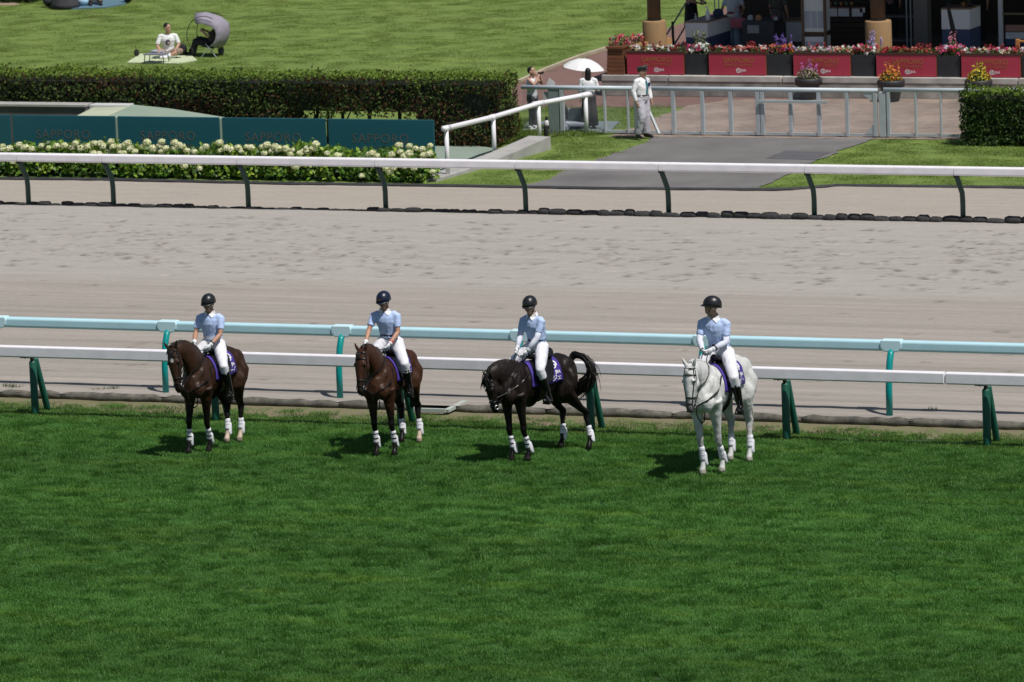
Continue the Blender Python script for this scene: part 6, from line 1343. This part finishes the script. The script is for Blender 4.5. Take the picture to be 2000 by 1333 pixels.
def scatter(name, poly, z, patches, gm, dens, sc0, sc1, nsx, nsy, sink=0., seed=1):
    """blades growing on a polygon: one object, patches instanced on it"""
    mb = MB(); mb.poly([(p[0], p[1], z) for p in poly]); o = obj(name, mb, gm); o['kind'] = 'stuff'
    for p in patches:
        if not p.materials: p.materials.append(gm)
    ng = bpy.data.node_groups.new(name, 'GeometryNodeTree'); ng.interface.new_socket('Geometry', in_out='INPUT', socket_type='NodeSocketGeometry'); ng.interface.new_socket('Geometry', in_out='OUTPUT', socket_type='NodeSocketGeometry')
    N = ng.nodes.new; L = ng.links.new; gi = N('NodeGroupInput'); go = N('NodeGroupOutput')
    d = N('GeometryNodeDistributePointsOnFaces'); d.inputs['Density'].default_value = dens; d.inputs['Seed'].default_value = seed; L(gi.outputs[0], d.inputs['Mesh'])
    gi2 = N('GeometryNodeGeometryToInstance')
    for me in patches:
        po = bpy.data.objects.new(me.name, me); oi = N('GeometryNodeObjectInfo'); oi.inputs[0].default_value = po; oi.inputs['As Instance'].default_value = True; L(oi.outputs['Geometry'], gi2.inputs[0])
    ip = N('GeometryNodeInstanceOnPoints'); ip.inputs['Pick Instance'].default_value = True; L(d.outputs['Points'], ip.inputs['Points']); L(gi2.outputs[0], ip.inputs['Instance'])
    rv = N('FunctionNodeRandomValue'); rv.data_type = 'INT'; rv.inputs[4].default_value = 0; rv.inputs[5].default_value = len(patches)-1; L(rv.outputs[2], ip.inputs['Instance Index'])
    rr = N('FunctionNodeRandomValue'); rr.data_type = 'FLOAT_VECTOR'; rr.inputs[0].default_value = (-.08, -.08, 0); rr.inputs[1].default_value = (.08, .08, 6.28); L(rr.outputs[0], ip.inputs['Rotation'])
    ps = N('GeometryNodeInputPosition'); mp = N('ShaderNodeVectorMath'); mp.operation = 'MULTIPLY'; mp.inputs[1].default_value = (nsx, nsy, 1); L(ps.outputs[0], mp.inputs[0])
    tn_ = N('ShaderNodeTexNoise'); tn_.inputs['Scale'].default_value = 1; tn_.inputs['Detail'].default_value = 3; L(mp.outputs[0], tn_.inputs['Vector'])
    mr = N('ShaderNodeMapRange'); mr.inputs[1].default_value = .3; mr.inputs[2].default_value = .7; mr.inputs[3].default_value = sc0; mr.inputs[4].default_value = sc1; L(tn_.outputs['Fac'], mr.inputs[0])
    cx = N('ShaderNodeCombineXYZ'); cx.inputs[0].default_value = 1; cx.inputs[1].default_value = 1; L(mr.outputs[0], cx.inputs[2]); L(cx.outputs[0], ip.inputs['Scale'])
    L(ip.outputs[0], go.inputs[0]); md = o.modifiers.new('grow', 'NODES'); md.node_group = ng
    return o
turf_g = grassmat('turf_blades', (.046, .146, .020), (.118, .276, .054), (.155, .29, .040))
tp = [blade_patch('turf_patch', 170, .16, .078, .0068, .5) for _ in range(5)]
scatter('turf_grass', [(-47, 55), (-9, 55), (-9, 81.15), (-47, 81.15)], -.053, tp, turf_g, 62, .65, 1.25, 1.3, 3.2)
edge_g = [blade_patch('edge_patch', 130, .20, .066, .0075, .58) for _ in range(3)]
scatter('turf_edge_grass', [(-47, 80.85), (-9, 80.85), (-9, 82.0), (-47, 82.0)], -.053, edge_g, grassmat('edge_blades', (.07, .165, .026), (.14, .265, .055), (.20, .27, .06)), 42, .7, 1.2, 2, 3, seed=4)
scatter('verge_grass', [(-47, 81.95), (-9, 81.95), (-9, 82.34), (-47, 82.34)], -.01, edge_g, grassmat('verge_blades', (.05, .10, .02), (.11, .16, .03), (.22, .20, .08)), 16, .3, .8, 2, 3, seed=14)
lawn_g = grassmat('lawn_blades', (.128, .198, .036), (.165, .240, .046), (.225, .255, .062), .35, 1.5)
lp = [blade_patch('lawn_patch', 260, .40, .020, .013, 1.0) for _ in range(4)]
scatter('upper_lawn_grass', [(-85, 116.3)]+gpoly([(980, 176), (1005, 164), (1060, 139), (1126, 113), (1186, 95), (1255, 67), (1330, 38), (1440, -12)])+[(-38, 150), (-85, 150)], -.03, lp, lawn_g, 5.0, .8, 1.2, .5, 1.5, seed=2)
lg2 = gpoly([(855, 361), (940, 361), (1010, 358), (1060, 350), (1118, 327), (1188, 302), (1250, 283), (1268, 270), (1190, 262), (1012, 250), (1000, 285), (1075, 292), (990, 322), (890, 352)])
scatter('ramp_lawn_grass', lg2, -.028, lp, lawn_g, 7, .8, 1.4, 1, 2, seed=3)
scatter('hedge_foot_grass', gpoly([(985, 292), (1075, 272), (1180, 262), (1020, 240), (990, 262)]), -.028, [blade_patch('tall_patch', 200, .3, .13, .012, .5) for _ in range(3)], lawn_g, 8, .7, 1.5, 1, 2, seed=9)
scatter('gate_lawn_grass', gpoly([(1482, 367), (1532, 347), (1596, 315), (1660, 289), (1700, 272), (1880, 274), (2300, 280), (2300, 372), (2000, 369), (1632, 364), (1548, 371)]), -.028, lp, lawn_g, 7, .8, 1.3, 1, 2, seed=5)
scatter('fence_strip_grass', gpoly([(1000, 238), (1180, 262), (1200, 256), (1290, 222), (1330, 206), (1000, 206)]), -.014, lp, lawn_g, 6, .8, 1.2, 1, 2, seed=6)
wt = [blade_patch('weed_patch', 60, .12, .16, .010, .6) for _ in range(2)]
for i, (px, py) in enumerate([(20, 775), (130, 776), (215, 779), (250, 780), (1830, 822), (1838, 820)]):
    g = G(px, py-6); scatter('weed_tuft', [(g.x-.22, g.y-.08), (g.x+.22, g.y-.08), (g.x+.22, g.y+.08), (g.x-.22, g.y+.08)], .06, wt, MATS.get('weed') or grassmat('weed_blades', (.06, .10, .03), (.12, .16, .05), (.16, .16, .07)), 14, .5, 1., 2, 2, seed=20+i)
